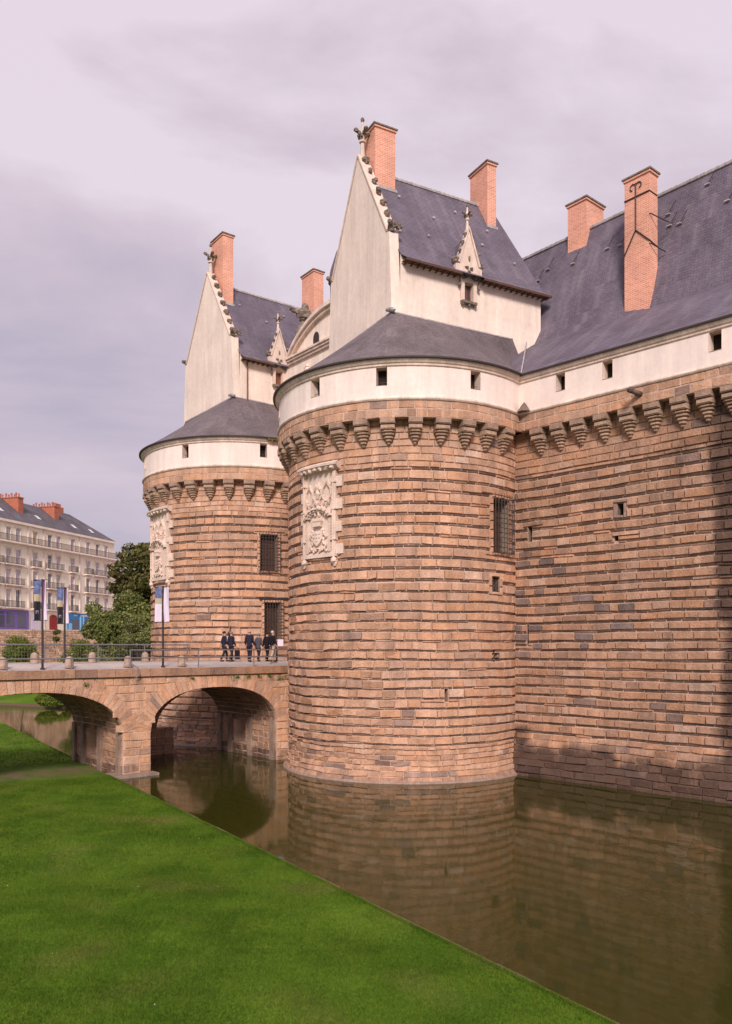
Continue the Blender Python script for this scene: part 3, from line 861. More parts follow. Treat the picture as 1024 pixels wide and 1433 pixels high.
def tower_roof(parent, C, A, B, E, amin, amax, name='tower_roof'):
    """skirt of slate from the round eave up to the walls of the house: B-A is the gable foot, A-E the side wall foot"""
    c = Vector((C[0], C[1])); A2, B2, E2 = Vector(A), Vector(B), Vector(E)
    def hit(a):
        d = Vector((math.sin(a), -math.cos(a)))
        best = None
        for p, q in ((A2, B2), (A2, E2), (B2, B2 + (E2 - A2))):
            e = q - p; den = d.x * e.y - d.y * e.x
            if abs(den) < 1e-6: continue
            r = p - c; t = (r.x * e.y - r.y * e.x) / den; s_ = (r.x * d.y - r.y * d.x) / den
            if t > 0 and -.001 <= s_ <= 1.35 and (best is None or t < best): best = t
        return best
    m = MB(); rowsf = [0, .1, .25, .45, .7, 1.0]
    angs = sorted(set([R(a) for a in frange(amin, amax, 3)] + [math.atan2(A2.x - c.x, -(A2.y - c.y))]))
    G = []
    for a in angs:
        t = hit(a) or 3.0
        t = max(t - .02, .5); t = min(t, 6.9)
        ro = PAR + .32; col = []
        zt = 23.55 if t < 6.8 else 23.3
        for f in rowsf:
            r = ro + (t - ro) * f; z = 20.08 + (zt - 20.08) * (f ** 1.10)
            col.append(Vector((c.x + r * math.sin(a), c.y - r * math.cos(a), z)))
        G.append(col)
    for i in range(len(G) - 1):
        for j in range(len(rowsf) - 1): m.face([G[i][j], G[i + 1][j], G[i + 1][j + 1], G[i][j + 1]])
    o = m.build(name, 'slate_old', parent, uv=True)
    m = MB()
    for i in range(len(G) - 1):
        a, b = G[i][0], G[i + 1][0]; m.face([a - Vector((0, 0, .07)), b - Vector((0, 0, .07)), b, a])
        ia, ib = a + (Vector((c.x, c.y, a.z)) - a) * .06, b + (Vector((c.x, c.y, b.z)) - b) * .06
        m.face([ia - Vector((0, 0, .09)), ib - Vector((0, 0, .09)), b - Vector((0, 0, .07)), a - Vector((0, 0, .07))])
    m.build('eaves_edge', 'iron', o)
    # lead flashing along the house foot
    m = MB()
    for i in range(len(G) - 1):
        a, b = G[i][-1], G[i + 1][-1]
        if (a - b).length < 2: m.tube(a, b, .045, n=4)
    m.build('flashing', 'lead', o)
    return o

wins1 = [(39.2, 51.0, 11.2, 13.85, 'big'), (38.5, 43.6, 9.25, 9.95, 'small')]
slits1 = [(39.6, 41.2, 5.75, 6.35), (14.1, 15.7, 3.85, 4.5)]
band1 = [(-14.2, -9.9, 18.82, 19.66), (-44.5, -39.5, 18.82, 19.66), (23.4, 27.9, 18.82, 19.66), (-82, -77.5, 18.82, 19.66)]
T1, S1, S1b = castle_tower('round_tower', 'large round sandstone tower rising straight from the moat in the middle, nearest the lawn', T1C, -100, 59,
    wins1, band1, (-44.5, 2.35, 10.95, 15.35), 3, slits1, vis=lambda x, y: y > 600)
wins2 = [(19.0, 29.0, 11.5, 13.85, 'big'), (21.5, 31.0, 7.0, 9.4, 'big')]
band2 = [(-25.2, -21.2, 18.82, 19.66), (17.6, 21.4, 18.82, 19.66), (-67, -63, 18.82, 19.66)]
T2, S2_, S2b = castle_tower('round_tower', 'smaller looking round sandstone tower farther back behind the arched stone bridge', T2C, -100, 62,
    wins2, band2, (-52.5, 2.9, 11.05, 15.7), 17, (), vis=lambda x, y: x < 415 and (y < 925 or (960 < y < 1045 and x > 225)))
# cross-shaped arms of the gun slit, lamp, drip ledge, moss
k = BODY * math.pi / 180
m = MB(); 
for z in (5.9, 6.12): prect(m, S1, 38.3 * k, 42.6 * k, z, z + .07, .0, .068, (.05, .035, .03))
m.build('gun_slit', 'dark_void', T1)
m = MB(); m.blob(S2_(-.5 * k + 2 * k, 7.35, .25), .16, .16, .16, 0, n=10, m=8); m.tube(S2_(1.5 * k, 7.4, .25), S2_(1.5 * k, 7.85, .1), .03); m.build('wall_lamp', 'iron', T2)
m = MB(); prect(m, S2_, 18 * k, 40 * k, 9.62, 9.72, -.02, .18); m.build('drip_ledge', 'iron', T2)
mat('moss', (.16, .13, .03), noise_s=6, amount=.5, bump=.8, bump_s=30)
m = MB()
for i in range(16): m.blob(S2b((22 + i * .9) * PAR * math.pi / 180, 19.95 + .04 * math.sin(i * 2), .2), .16, .14, .1, .35, seed=i)
m.build('moss', 'moss', T2)

# ------------------------------------------------------------------ curtain wall and great house
WP, WE = (7.3, 41.0), (.705, -.7092)
SW = Wall(WP, WE, off=-.36, talus=.36); SWP = Wall(WP, WE, off=.25)
CW = thing('castle_wing', 'long straight castle wall with steep slate roof and tall chimneys on the right', 'castle wing', (14, 36, 0))
def on_wall(px, S, o=0.0):
    kx = (px - 512) / 1120; p = S(0, 0, o); return (kx * p.y - p.x) / (S.e.x - kx * S.e.y)
def wz(px, py, S): 
    return 6.5 + (905 - py) * S(on_wall(px, S), 5).y / 1120
def whole(x0, x1, y0, y1, S=SW):
    a, b = on_wall(x0, S), on_wall(x1, S); xm = (x0 + x1) / 2; return (a, b, wz(xm, y1, S), wz(xm, y0, S))
wh = [whole(858, 867, 704, 721), whole(854, 859.5, 750, 757), whole(733, 738.5, 737, 758), whole(731.5, 733.8, 874, 903)]
def wall_stain(p):
    # dark damp on the talus, soot and damp where rain runs down the wall
    r = Vector(p) - SW.p; a = r.dot(SW.e); z = p[2]
    nz = noise.noise(Vector((a * .9, z * .35, 4.2)))
    sa = max(0, min(.76, (2.1 + .6 * nz - z) * .85)) if z < 2.6 else 0.0
    if z < 2.8: sa = max(sa, min(.68, (1.9 - a + nz) * .6) * min(1, (2.8 - z) * 2))
    if z < 17.2:
        ed = 10.5 - .35 * min(1, max(0, (z - 10) / 3)) + .45 * nz
        sa = max(sa, min(.80, (a - ed + .55) * 1.0, (13.2 + nz - a) * .8))
        if z > 13.8: sa = max(sa, .5 - abs(a - 8.9) * .35)
    return max(0.0, min(.82, sa))
def curtain():
    m = MB(); core(m, SW, frange(-.6, 22, .5), [-1, 0, .5, 1, 1.5, 2.02, 2.16] + frange(2.6, 17.4, .6), wh, o=-.03, col=(.54, .375, .29, wall_stain))
    for h in wh: recess(m, SW, h, .45, o=-.03, mi=0, mb_i=1, col=(.25, .17, .13))  # jamb colour darkened so the slits look shaded inside
    m.build('core_wall', ['stone', 'dark_void'], CW)
    it = []
    R_ = rows(-.2, 2.15, .36, 0) + rows(2.15, 9.4, .455, .115) + rows(9.4, 15.2, .49, .13) + rows(15.2, 17.4, .36, 0)
    fr = [(h[0] - .18, h[1] + .18, h[2] - .15, h[3] + .18) for h in wh[:1]] + wh[1:]
    for q in lay(R_, .18, 21.9, fr, ws=(.4, 1.35)):
        a, b, z0, z1, kd = q; p = SW((a + b) / 2, (z0 + z1) / 2)
        if z0 > 15.1 and (z0 + z1) / 2 > 15.1 and kd == 'slab': kd = 'stone'
        if kd == 'slab':
            if noise.noise(Vector((p.x * .7 + 9, p.y * .7, p.z * 2.2))) > .42: col = stone_colour(p, 9); o = .045
            else: col = slab_colour(); o = random.uniform(-.012, .006)
            rg = 1
        else:
            col = stone_colour(p, 9, grey=.045 if z1 > 2.2 else .0); o = random.uniform(.05, .085); rg = 1.3
            if 6.3 < z0 < 10.8 and a < 6: 
                if random.random() < .16: r_ = random.uniform(.95, 1.3); col = tuple(x * r_ for x in random.choice(GREY))
            col = tuple(x * .84 for x in col)
            if z1 < 2.2:
                w_ = min(1, max(0, (1.75 + .3 * noise.noise(Vector((a * .8, 0, 0))) - z0) / .5)); kk = 1 - .12 * w_
                r_ = random.uniform(.78, 1.15); col = tuple(x * kk * r_ for x in col); o = random.uniform(.0, .06); rg = 3
            if z0 > 15.2: o = .03
        col = (*col, wall_stain)
        it.append((SW, a, b, z0, z1, o, col, kd, rg))
    h = wh[0]
    for a, b, c, d in ((h[0] - .18, h[0], h[2] - .15, h[3]), (h[1], h[1] + .18, h[2] - .15, h[3]), (h[0] - .18, h[1] + .18, h[3], h[3] + .18), (h[0], h[1], h[2] - .15, h[2])):
        it.append((SW, a, b, c, d, .07, (.33, .225, .18), 'stone', .5))
    for q in lay([(17.3, 17.72, 'stone'), (17.72, 18.1, 'stone')],   .7, 21.9, ws=(.5, 1.1)):
        a, b, z0, z1, kd = q; it.append((SWP, a, b, z0, z1, .02, stone_colour(SWP(a, z0), 33, grey=.05, shift=.95), kd, 1.0))
    lay_out(it, CW, False, 300)
    m = MB(); ul = frange(.3, 22, 2)
    core(m, SWP, ul, [17.3, 18.15]); sweep(m, SWP, ul, [(-.42, 18.1), (-.42, 17.3), (0, 17.3)]); m.build('parapet', 'mortar', CW)
    m = MB(); sweep(m, SWP, ul, [(-.7, 17.95), (-.4, 17.95)]); m.build('dark_gap_cap', 'dark_void', CW)  # added black strip, blocks light behind the wall corbels
    us = [on_wall(x, SW, .3) for x in (748, 776, 805, 838, 873, 909, 947, 982.5, 1018.5)]
    us = us + [us[-1] + 1.25 * i for i in range(1, 8)]
    corbels(CW, SW, us)
    bh = [whole(778, 790.5, 514, 543, SWP), whole(843, 857, 496, 527, SWP), whole(992, 1009.5, 453, 485, SWP)]
    bh = [(a, b, 18.85, 19.66) for a, b, _, _ in bh] + [(14.6, 15.2, 18.85, 19.66)]
    Sb = Shift(SWP, -.02); Sb.e = SWP.e
    m = MB(); core(m, SWP, frange(.5, 22, 2), [18.1, 20.0], bh, o=-.02); m.build('rendered_band', 'plaster', CW)
    for h in bh: window_unit(CW, Sb, h, .45, jm='cornice_stone', fill=None)
    m = MB(); sweep(m, SWP, ul, [(-.1, 18.08), (.06, 18.10), (.10, 18.16), (.10, 18.2), (.03, 18.28), (-.03, 18.30)]); m.build('string_course', 'cornice_stone', CW)
    m = MB(); sweep(m, SWP, ul, [(-.03, 19.68), (.05, 19.72), (.06, 19.80), (.12, 19.84), (.18, 19.93), (.19, 20.05), (-.1, 20.07)]); m.build('cornice', 'cornice_stone', CW)
    # gargoyle
    u = on_wall(893, SWP, .2); m = MB(); p = SWP(u, 17.75, 0); m.tube(p, p + SWP.nn * .45 + Vector((-.16, .06, .08)), .14, .10, n=8, col=(.16, .11, .09)); m.blob(p + SWP.nn * .5 + Vector((-.18, .06, .10)), .14, .14, .15, .25, col=(.12, .085, .07))
    m.build('gargoyle', 'stone', CW, smooth=True)
    # little stone roof in the corner of the two bands
    m = MB(); p = SWP(1.15, 18.2, .05); m.lathe(p, [(.42, 0), (.3, .12), (.12, .38), (.02, .5)], n=6, col=(.2, .14, .12)); m.build('corner_cap', 'stone', CW)
curtain()

def wallpt(t, D, z): 
    q = Vector((*WP, 0)) + Vector((*WE, 0)).normalized() * t + Vector((.71, .705, 0)) * D; return Vector((q.x, q.y, z))
RL = Vector((9.52, 49.24, 30.2)); RDIR = Vector((.641, -.768, 0)).normalized(); RB = Vector((.764, .645, 0)).normalized()
def ridge(l): return RL + RDIR * l
def main_roof():
    m = MB(); n = 36; G = []
    for i in range(n + 1):
        f = i / n; t = -6 + 28.5 * f; l = -3 + 30.4 * f
        e = wallpt(t, -.52, 20.08); kk = wallpt(t, 4.45, 23.55); r_ = ridge(l)
        c = [e, wallpt(t, .4, 20.62)]
        for g_ in (.3, .55, .8): q = wallpt(t, .4 + (4.45 - .4) * g_, 20.62 + (23.55 - 20.62) * (g_ + .02 * math.sin(g_ * 3.1))); c.append(q)
        c.append(kk)
        for g_ in (.08, .2, .4, .6, .8, 1.0):
            q = kk.lerp(r_, g_); q.z -= .25 * math.sin(min(1, g_ * 2) * math.pi) * (1 if g_ < .5 else 0) ; c.append(q)
        G.append(c)
    for i in range(n):
        for j in range(len(G[0]) - 1): m.face([G[i][j], G[i + 1][j], G[i + 1][j + 1], G[i][j + 1]])
    o = m.build('slate_roof', 'slate', CW, uv=True)
    m = MB()
    for i in range(n):
        a, b = G[i][-1], G[i + 1][-1]; m.face([a, b, b + RB * 7 - Vector((0, 0, 10)), a + RB * 7 - Vector((0, 0, 10))])
        e0, e1 = G[i][0], G[i + 1][0]; m.face([e0 - Vector((0, 0, .08)), e1 - Vector((0, 0, .08)), e1, e0], mi=1)
        m.face([e0 + Vector((.5, .5, -.09)), e1 + Vector((.5, .5, -.09)), e1 - Vector((0, 0, .08)), e0 - Vector((0, 0, .08))], mi=1)
    m.build('back_slope', ['slate', 'iron'], CW, uv=True)
    m = MB(); l = -3
    while l < 27: m.tube(ridge(l) + Vector((0, 0, .03)), ridge(l + .34) + Vector((0, 0, .05)), .11, .13, n=6); l += .36
    m.build('ridge_tiles', 'lead', CW)
    # end of the house out of frame
    # roof hooks and small outlets
    for (x, y) in ((850, 350), (767, 379), (802, 371), (753, 395), (868, 345), (951, 315), (935, 302), (990, 260), (1018, 283), (937, 318)):
        # cast from the viewpoint onto the slope mesh cells
        d = Vector(((x - 512) / 1120, 1, (905 - y) / 1120)); best = None
        for i in range(n):
            for j in range(5, len(G[0]) - 1):
                a, b, c = G[i][j], G[i + 1][j], G[i + 1][j + 1]; nn = (b - a).cross(c - a)
                t = (a - EYE).dot(nn) / d.dot(nn); p = EYE + d * t
                u_ = (p - a).dot((b - a).normalized())
                if 0 <= u_ <= (b - a).length and min(a.z, c.z) <= p.z <= max(a.z, c.z): best = (p, nn.normalized()); break
            if best: break
        if best:
            p, nn = best; nn = nn if nn.y < 0 else -nn
            mm = MB(); mm.box(p + nn * .02 - RDIR * .13, RDIR * .26, nn * .10, Vector((0, 0, .05)), mi=0); mm.tube(p + nn * .08, p + nn * .1 + RDIR * .45 + Vector((0, 0, .55)) - nn * .02, .022, n=4, mi=1)
            mm.build('roof_hook', ['lead', 'iron'], CW)
main_roof()

def chimney(parent, o, a, b, w, d, z0, z1, cap=.12, name='chimney'):
    """o = near corner (x,y), a,b unit plan vectors"""
    o = Vector((o[0], o[1], 0)); a = Vector((a[0], a[1], 0)).normalized(); b = Vector((b[0], b[1], 0)).normalized()
    m = MB(); m.box(o + Vector((0, 0, z0)), a * w, b * d, (0, 0, z1 - z0)); c = m.build(name, 'brick', parent, uv=True)
    m = MB(); e = .06
    m.box(o - a * e - b * e + Vector((0, 0, z1 - .02)), a * (w + 2 * e), b * (d + 2 * e), (0, 0, .12))
    m.build('cap_course', 'brick', c, uv=True)
    e = .11; m = MB(); m.box(o - a * e - b * e + Vector((0, 0, z1 + .10)), a * (w + 2 * e), b * (d + 2 * e), (0, 0, .08)); m.build('cap_slab', 'weathered_stone', c)
    m = MB(); e = .2; m.box(o + a * e + b * e + Vector((0, 0, z1 + .18)), a * (w - 2 * e), b * (d - 2 * e), (0, 0, .03)); m.build('flue', 'dark_void', c)
    return c
# chimney astride the ridge; its near corner lies ahead of the ridge line
p = ridge(5.0) - RB * .40
chimney(CW, (p.x - RDIR.x * 1.25, p.y - RDIR.y * 1.25), RDIR, RB, 1.25, 1.7, 28.2, 31.75)
# tall chimney rising from the lower slope, strapped with iron
q = Vector((.354 * 40.3, 40.3)); o4 = (q.x - RDIR.x * 1.41, q.y - RDIR.y * 1.41)
c4 = chimney(CW, o4, RDIR, RB, 1.41, .77, 23.2, 30.45)
m = MB(); O = Vector((o4[0], o4[1], 0)) - RB * .03; F = lambda u, z: O + RDIR * (u * 1.055) + Vector((0, 0, z + 1.22))
m.path([F(0, 28.25), F(1.34, 28.25), F(1.34, 28.25) + RB * .74], .035); m.path([F(.62, 28.95), F(.62, 26.55)], .035)
m.path([F(-.02, 25.4), F(.62, 26.55), F(1.35, 25.75), F(1.35, 25.75) + RB * .74 - Vector((0, 0, .1))], .035)
for sg in (-1, 1): m.path([F(.62 + sg * (.15 - .15 * math.cos(a)), 28.78 + .16 * math.sin(a)) for a in [i * .5 for i in range(10)]], .028)
m.build('iron_strap', 'iron', c4)
m = MB(); m.path([F(1.36, 27.1), F(1.9, 26.7) + RB * .9], .03); m.path([F(1.36, 25.6), F(1.7, 25.3) + RB * .9], .03); m.build('stay', 'iron', c4)
# ------------------------------------------------------------------ gabled houses on the towers
def crocket_mesh():
    m = MB(); m.blob((0, 0, .02), .13, .13, .11, .3, n=7, m=5, seed=1); m.blob((.09, 0, .12), .10, .11, .09, .35, seed=2, n=6, m=4); m.blob((-.07, .02, .13), .08, .08, .07, .35, seed=3, n=6, m=4)
    return m.mesh('crocket', 'weathered_stone')
CROCK = crocket_mesh()
def crock(parent, p, s=1.0, name='crocket'):
    o = bpy.data.objects.new(name, CROCK); COL.objects.link(o); o.location = p; o.scale = (s,) * 3; o.rotation_euler = (0, 0, random.uniform(0, 6)); put(o, parent)
def finial(parent, p, h, s=1.0):
    m = MB(); m.lathe(p, [(.15 * s, 0), (.11 * s, .3 * h), (.10 * s, .38 * h), (.19 * s, .40 * h), (.19 * s, .43 * h), (.12 * s, .45 * h), (.15 * s, .6 * h), (.08 * s, .72 * h), (.06 * s, .88 * h)], n=8)
    f = m.build('finial', 'cornice_stone', parent)
    m = MB(); z = p[2] + .62 * h
    for i in range(4):
        a = i * math.pi / 2 + .5
        for r_, q in ((.2, .13), (.38, .15)): m.blob((p[0] + r_ * s * math.cos(a), p[1] + r_ * s * math.sin(a), z + (.05 if r_ > .3 else -.03) * s), q * s, q * s, .11 * s, .3, n=6, m=4, seed=i)
        m.blob((p[0] + .2 * s * math.cos(a + .8), p[1] + .2 * s * math.sin(a + .8), z - .2 * s), .09 * s, .09 * s, .1 * s, .3, n=6, m=4, seed=i)
    m.blob((p[0], p[1], p[2] + .93 * h), .11 * s, .11 * s, .14 * s, .1, n=8, m=6)
    m.build('finial_leaves', 'weathered_stone', f)

def gable_house(parent, A, u, L_, W, s_ridge, dormer_s, chims, pipe=None, fill='window_glass'):
    A = Vector((*A, 0)); u = Vector((*u, 0)).normalized(); v = Vector((-u.y, u.x, 0))
    P = lambda s, w_, z: Vector((A.x + u.x * s + v.x * w_, A.y + u.y * s + v.y * w_, z))
    H = W / 2; ze = 26.35; zr = 32.8
    # gable wall
    m = MB(); tp = .28
    poly = [P(0, 0, 19), P(0, W, 19), P(0, W, 23.5), P(0, W - tp, 27.75), P(0, W - tp - .32, 27.85), P(0, H, 33.3), P(0, tp + .32, 27.85), P(0, tp, 27.75), P(0, 0, 23.5)]
    m.prism(poly, u * .55); G = m.build('gable_wall', 'house_plaster', parent)
    # moulded coping and crockets on both rakes
    m = MB()
    for sg in (-1, 1):
        a = P(-.05, H + sg * (H - tp - .22), 27.85); b = P(-.05, H, 33.42); d = (b - a); nrm = Vector((0, 0, 1)) + v * sg * .55
        m.prism([a, b, b + nrm.normalized() * .10, a + nrm.normalized() * .10], u * .62)
    m.build('gable_coping', 'carved_stone', G)
    for sg in (-1, 1):
        for i in range(7):
            f = (i + .35) / 7; 
            for ds in (.3,): crock(G, P(ds, H + sg * (H - tp - .22) * (1 - f) + sg * .12, 27.85 + 5.55 * f + .10), random.uniform(1.0, 1.35) if sg < 0 else .9)
    for w_, sg in ((tp + .12, -1), (W - tp - .12, 1)):
        m = MB(); m.blob(P(.15, w_ + sg * .1, 28.0), .22, .2, .22, .35, seed=2); m.blob(P(.5, w_ + sg * .22, 28.1), .2, .2, .2, .4, seed=4); m.blob(P(-.05, w_ + sg * .32, 28.12), .14, .14, .14, .4, seed=6); m.build('kneeler', 'weathered_stone', G)
    finial(G, P(.28, H, 33.3), 2.35)
    # side and end walls
    Sd = Wall((A.x, A.y), (u.x, u.y)); hole = (dormer_s - .27, dormer_s + .27, 24.98, 25.92)
    m = MB(); core(m, Sd, [.5, 3, 6, L_], [19, 26.6], [hole]); m.face([P(L_, 0, 19), P(L_, W, 19), P(L_, W, 26.6), P(L_, 0, 26.6)]); m.face([P(.5, W, 19), P(L_, W, 19), P(L_, W, 26.6), P(.5, W, 26.6)][::-1])
    m.build('side_wall', 'house_plaster', parent)
    m = MB()
    prect(m, Sd, .56, dormer_s - .62, 26.12, 26.3, -.05, .10); prect(m, Sd, dormer_s + .62, L_ + .05, 26.12, 26.3, -.05, .10)
    m.build('eaves_moulding', 'cornice_stone', parent)
    # roof: bell-cast at the eaves, steep hip at the far end
    m = MB(); prof = [(-.55, 26.22), (-.05, 26.58), (.45, 27.25), (H, zr)]
    se = L_ + .35
    for sg in (0, 1):
        for (w0, z0), (w1, z1) in zip(prof, prof[1:]):
            def edge(z): return se + (s_ridge - se) * (z - 26.22) / (zr - 26.22)
            ss = [.5, 3.5, 6.5]
            q0 = ss + [edge(z0)]; q1 = ss + [edge(z1)]
            for i in range(3):
                f = [P(q0[i], w0, z0), P(q0[i + 1], w0, z0), P(q1[i + 1], w1, z1), P(q1[i], w1, z1)]
                if sg: f = [P(q0[i], W - w0, z0), P(q0[i + 1], W - w0, z0), P(q1[i + 1], W - w1, z1), P(q1[i], W - w1, z1)][::-1]
                m.face(f)
    for (w0, z0), (w1, z1) in zip(prof, prof[1:]):
        f = [P(edge(z0), w0, z0), P(edge(z0), W - w0, z0), P(edge(z1), W - w1, z1), P(edge(z1), w1, z1)]
        m.face(f)
    rf = m.build('slate_roof', 'slate', parent, uv=True)
    m = MB(); m.box(P(.56, -.56, 26.10), u * (dormer_s - .72 - .56), v * .06, (0, 0, .12)); m.box(P(dormer_s + .72, -.56, 26.10), u * (se - dormer_s - .72), v * .06, (0, 0, .12))
    m.box(P(.56, -.5, 26.15), u * (dormer_s - .72 - .56), v * .48, (0, 0, .04)); m.box(P(dormer_s + .72, -.5, 26.15), u * (se - dormer_s - .72), v * .48, (0, 0, .04))
    s = .7
    while s < se - .1:
        if abs(s - dormer_s) > .8: m.box(P(s, -.5, 26.08), u * .08, v * .5, (0, 0, .07))
        s += .38
    m.build('rafter_ends', 'wood_dark', rf)
    m = MB(); s = .6
    while s < s_ridge - .1: m.tube(P(s, H, zr + .02), P(s + .3, H, zr + .04), .10, .12, n=6); s += .32
    m.build('ridge_tiles', 'lead', rf)
    for i in range(9):
        s = 1.0 + i * .95; f = [.2, .72, .25, .55, .15, .75, .35, .6, .2][i]; w_ = .45 + (H - .45) * f; z = 27.25 + (zr - 27.25) * f
        if abs(s - dormer_s) < 1.0 and f < .5: continue
        m = MB(); m.box(P(s, w_ - .08, z - .02), u * .14, -v * .05, (0, 0, .09)); m.build('roof_hook', 'lead', rf)
    # dormer
    D = MB(); ds = dormer_s; Q = lambda a, z, o: P(ds + a, -o, z)
    def pl(poly, o0, o1): D.prism([Q(a, z, o0) for a, z in poly], -v * (o1 - o0))
    pl([(-.5, 24.95), (-.29, 24.95), (-.29, 25.95), (.29, 25.95), (.29, 24.95), (.5, 24.95), (.52, 26.0), (.85, 26.3), (.85, 26.85), (.6, 26.9), (0, 28.75), (-.6, 26.9), (-.85, 26.85), (-.85, 26.3), (-.52, 26.0)], -.3, .14)
    dm = D.build('dormer', 'carved_stone', parent)
    m = MB()
    for sg in (-1, 1):
        a = Q(sg * .62, 26.9, -.2); b = Q(0, 28.85, -.2); m.prism([a, b, b + Vector((0, 0, .14)), a + u * sg * .12 + Vector((0, 0, .04))], -v * .4)
        for i in range(4): f = (i + .2) / 4; crock(dm, Q(sg * .7 * (1 - f) + sg * .1, 26.95 + 1.9 * f, .12), .75)
        crock(dm, Q(sg * .82, 26.95, .1), 1.1); crock(dm, Q(sg * .82, 27.1, -.1), .9)
    m.build('dormer_coping', 'cornice_stone', dm)
    m = MB()
    for sg in (-1, 1):
        pts = [Q(sg * x, z, .17) for x, z in ((.08, 26.28), (.2, 26.2), (.34, 26.13), (.48, 26.16), (.60, 26.28))]; m.path(pts, .045, n=5)
        m.tube(Q(sg * .62, 26.2, .17), Q(sg * .62, 25.85, .17), .04, n=5); m.blob(Q(sg * .62, 25.75, .18), .09, .08, .11, .25); m.blob(Q(sg * .3, 26.28, .18), .08, .06, .08, .3)
    m.blob(Q(0, 26.55, .18), .1, .07, .07, .3); m.blob(Q(-.17, 26.75, .18), .13, .07, .06, .3); m.blob(Q(.14, 26.73, .18), .1, .07, .07, .3); m.blob(Q(0, 27.25, .18), .06, .05, .14, .2)
    pieces(m, 'dormer_ornament', 'weathered_stone', dm)
    finial(dm, Q(0, 28.8, -.03), 1.45, .62)
    m = MB(); recess(m, Sd, hole, .25, o=.14, mi=0, mb_i=1); wn = m.build('window', ['cornice_stone', 'dark_void'], dm)
    m = MB(); prect(m, Sd, hole[0] + .02, hole[1] - .02, hole[2] + .02, hole[3] - .02, -.2, -.14); m.build('pane', fill, wn)
    m = MB(); prect(m, Sd, hole[0] - .02, hole[0] + .05, hole[2], hole[3], -.14, -.1); prect(m, Sd, hole[1] - .05, hole[1] + .02, hole[2], hole[3], -.14, -.1); prect(m, Sd, ds - .015, ds + .015, hole[2], hole[3], -.14, -.11); m.build('window_frame', 'shutter_red', wn)
    m = MB(); prect(m, Sd, ds - .48, ds + .48, 24.82, 24.95, 0, .24); m.blob(Q(-.4, 24.78, .14), .09, .08, .07, .3); m.blob(Q(0, 24.76, .14), .09, .08, .07, .3); m.blob(Q(.4, 24.78, .14), .09, .08, .07, .3); m.build('sill', 'weathered_stone', wn)
    m = MB(); za = 28.45; wi = .45 + (za - 27.25) / (zr - 27.25) * (H - .45)
    for sg in (-1, 1): 
        w0 = -.02; f = [Q(sg * .62, 26.85, .05), Q(0, za, .05), P(ds, wi + .1, za), P(ds + sg * .62, .35, 26.9)]; m.face(f if sg > 0 else f[::-1])
    m.build('dormer_roof', 'slate', dm, uv=True)
    for (s0, s1, w0, w1, z0, z1) in chims:
        q = P(s0, w0, 0); c = chimney(parent, (q.x, q.y), u, v, s1 - s0, w1 - w0, z0, z1)
        zb = 27.25 + (zr - 27.25) * (w0 - .45) / (H - .45); mm = MB(); mm.box(P(s0 - .06, w0 - .10, zb - .12), u * (s1 - s0 + .12), v * .1, (0, 0, .16)); mm.build('flashing', 'lead', c)
    if pipe:
        m = MB(); m.tube(P(pipe, -.1, 26.2), P(pipe, -.1, 23.2), .05, n=6); m.build('downpipe', 'shutter_red', parent)
    return P
A1, U1 = (1.31, 40.7), (.88, .475)
PH1 = gable_house(T1, A1, U1, 9.75, 7.37, 9.15, 4.70, [(.71, 2.0, 3.05, 4.3, 31, 34.95), (8.08, 8.72, 2.75, 4.45, 30, 34.85)])
b1 = PH1(0, 7.37, 0); e1 = PH1(9.4, 0, 0)
tower_roof(T1, T1C, A1, (b1.x, b1.y), (e1.x, e1.y), -150, 88)
A2_, U2 = (-9.05, 54.5), (.80, .60)
PH2 = gable_house(T2, A2_, U2, 9.6, 8.0, 9.0, 3.55, [(.73, 1.55, 2.95, 4.7, 30, 36.0), (8.5, 9.4, 3.0, 4.7, 30, 35.6)], pipe=1.05, fill='shutter_red')
b2 = PH2(0, 8.0, 0); e2 = PH2(9.4, 0, 0)
tower_roof(T2, T2C, A2_, (b2.x, b2.y), (e2.x, e2.y), -150, 88)
# hip leads at the corner of each skirt roof
for T, P_, A_ in ((T1, PH1, A1), (T2, PH2, A2_)):
    m = MB(); m.blob((A_[0] - .05, A_[1] - .12, 23.58), .26, .2, .12, .2); m.build('hip_lead', 'lead', T)
# small slate turret behind the near gable
m = MB(); p = PH1(1.2, 7.9, 0); m.lathe((p.x, p.y, 0), [(.75, 26.6), (.78, 28.3), (.9, 28.35), (.75, 29.2), (.4, 30.3), (.1, 30.9)], n=10); m.build('stair_turret', 'slate', T1, uv=True)
# valley leads where tower roof and wing roof meet
m = MB(); m.tube((7.75, 40.1, 20.12), PH1(8.7, -.05, 23.55), .035, n=5); m.build('valley_lead', 'lead', T1)

# ------------------------------------------------------------------ gatehouse between the towers
GH = thing('gatehouse', 'cream gatehouse with curved pediment squeezed between the two round towers', 'gatehouse', (-2.2, 52.5, 5))
GS = Wall((-2.2, 52.5), (.63, -.7766))
m = MB(); core(m, GS, [-5.6, 0, 5.6], [5, 26.5], [(-1.3, 1.3, 5, 9)]); recess(m, GS, (-1.3, 1.3, 5, 9), 1.2, mi=0, mb_i=1)
m.prism([GS(-5.0, 24, -.05), GS(5.0, 24, -.05), GS(5.0, 26.6, -.05), GS(-5.0, 26.6, -.05)], -GS.nn * 3)
m.build('gate_wall', ['house_plaster', 'dark_void'], GH)
arc = []; NA = 16
for i in range(NA + 1):
    f = -1 + 2 * i / NA; arc.append((5.05 * f, 26.75 + 2.35 * (1 - f * f) ** .85))
m = MB(); m.prism([GS(a, z, -.1) for a, z in arc], -GS.nn * .5)
m.build('pediment', 'house_plaster', GH)
m = MB()
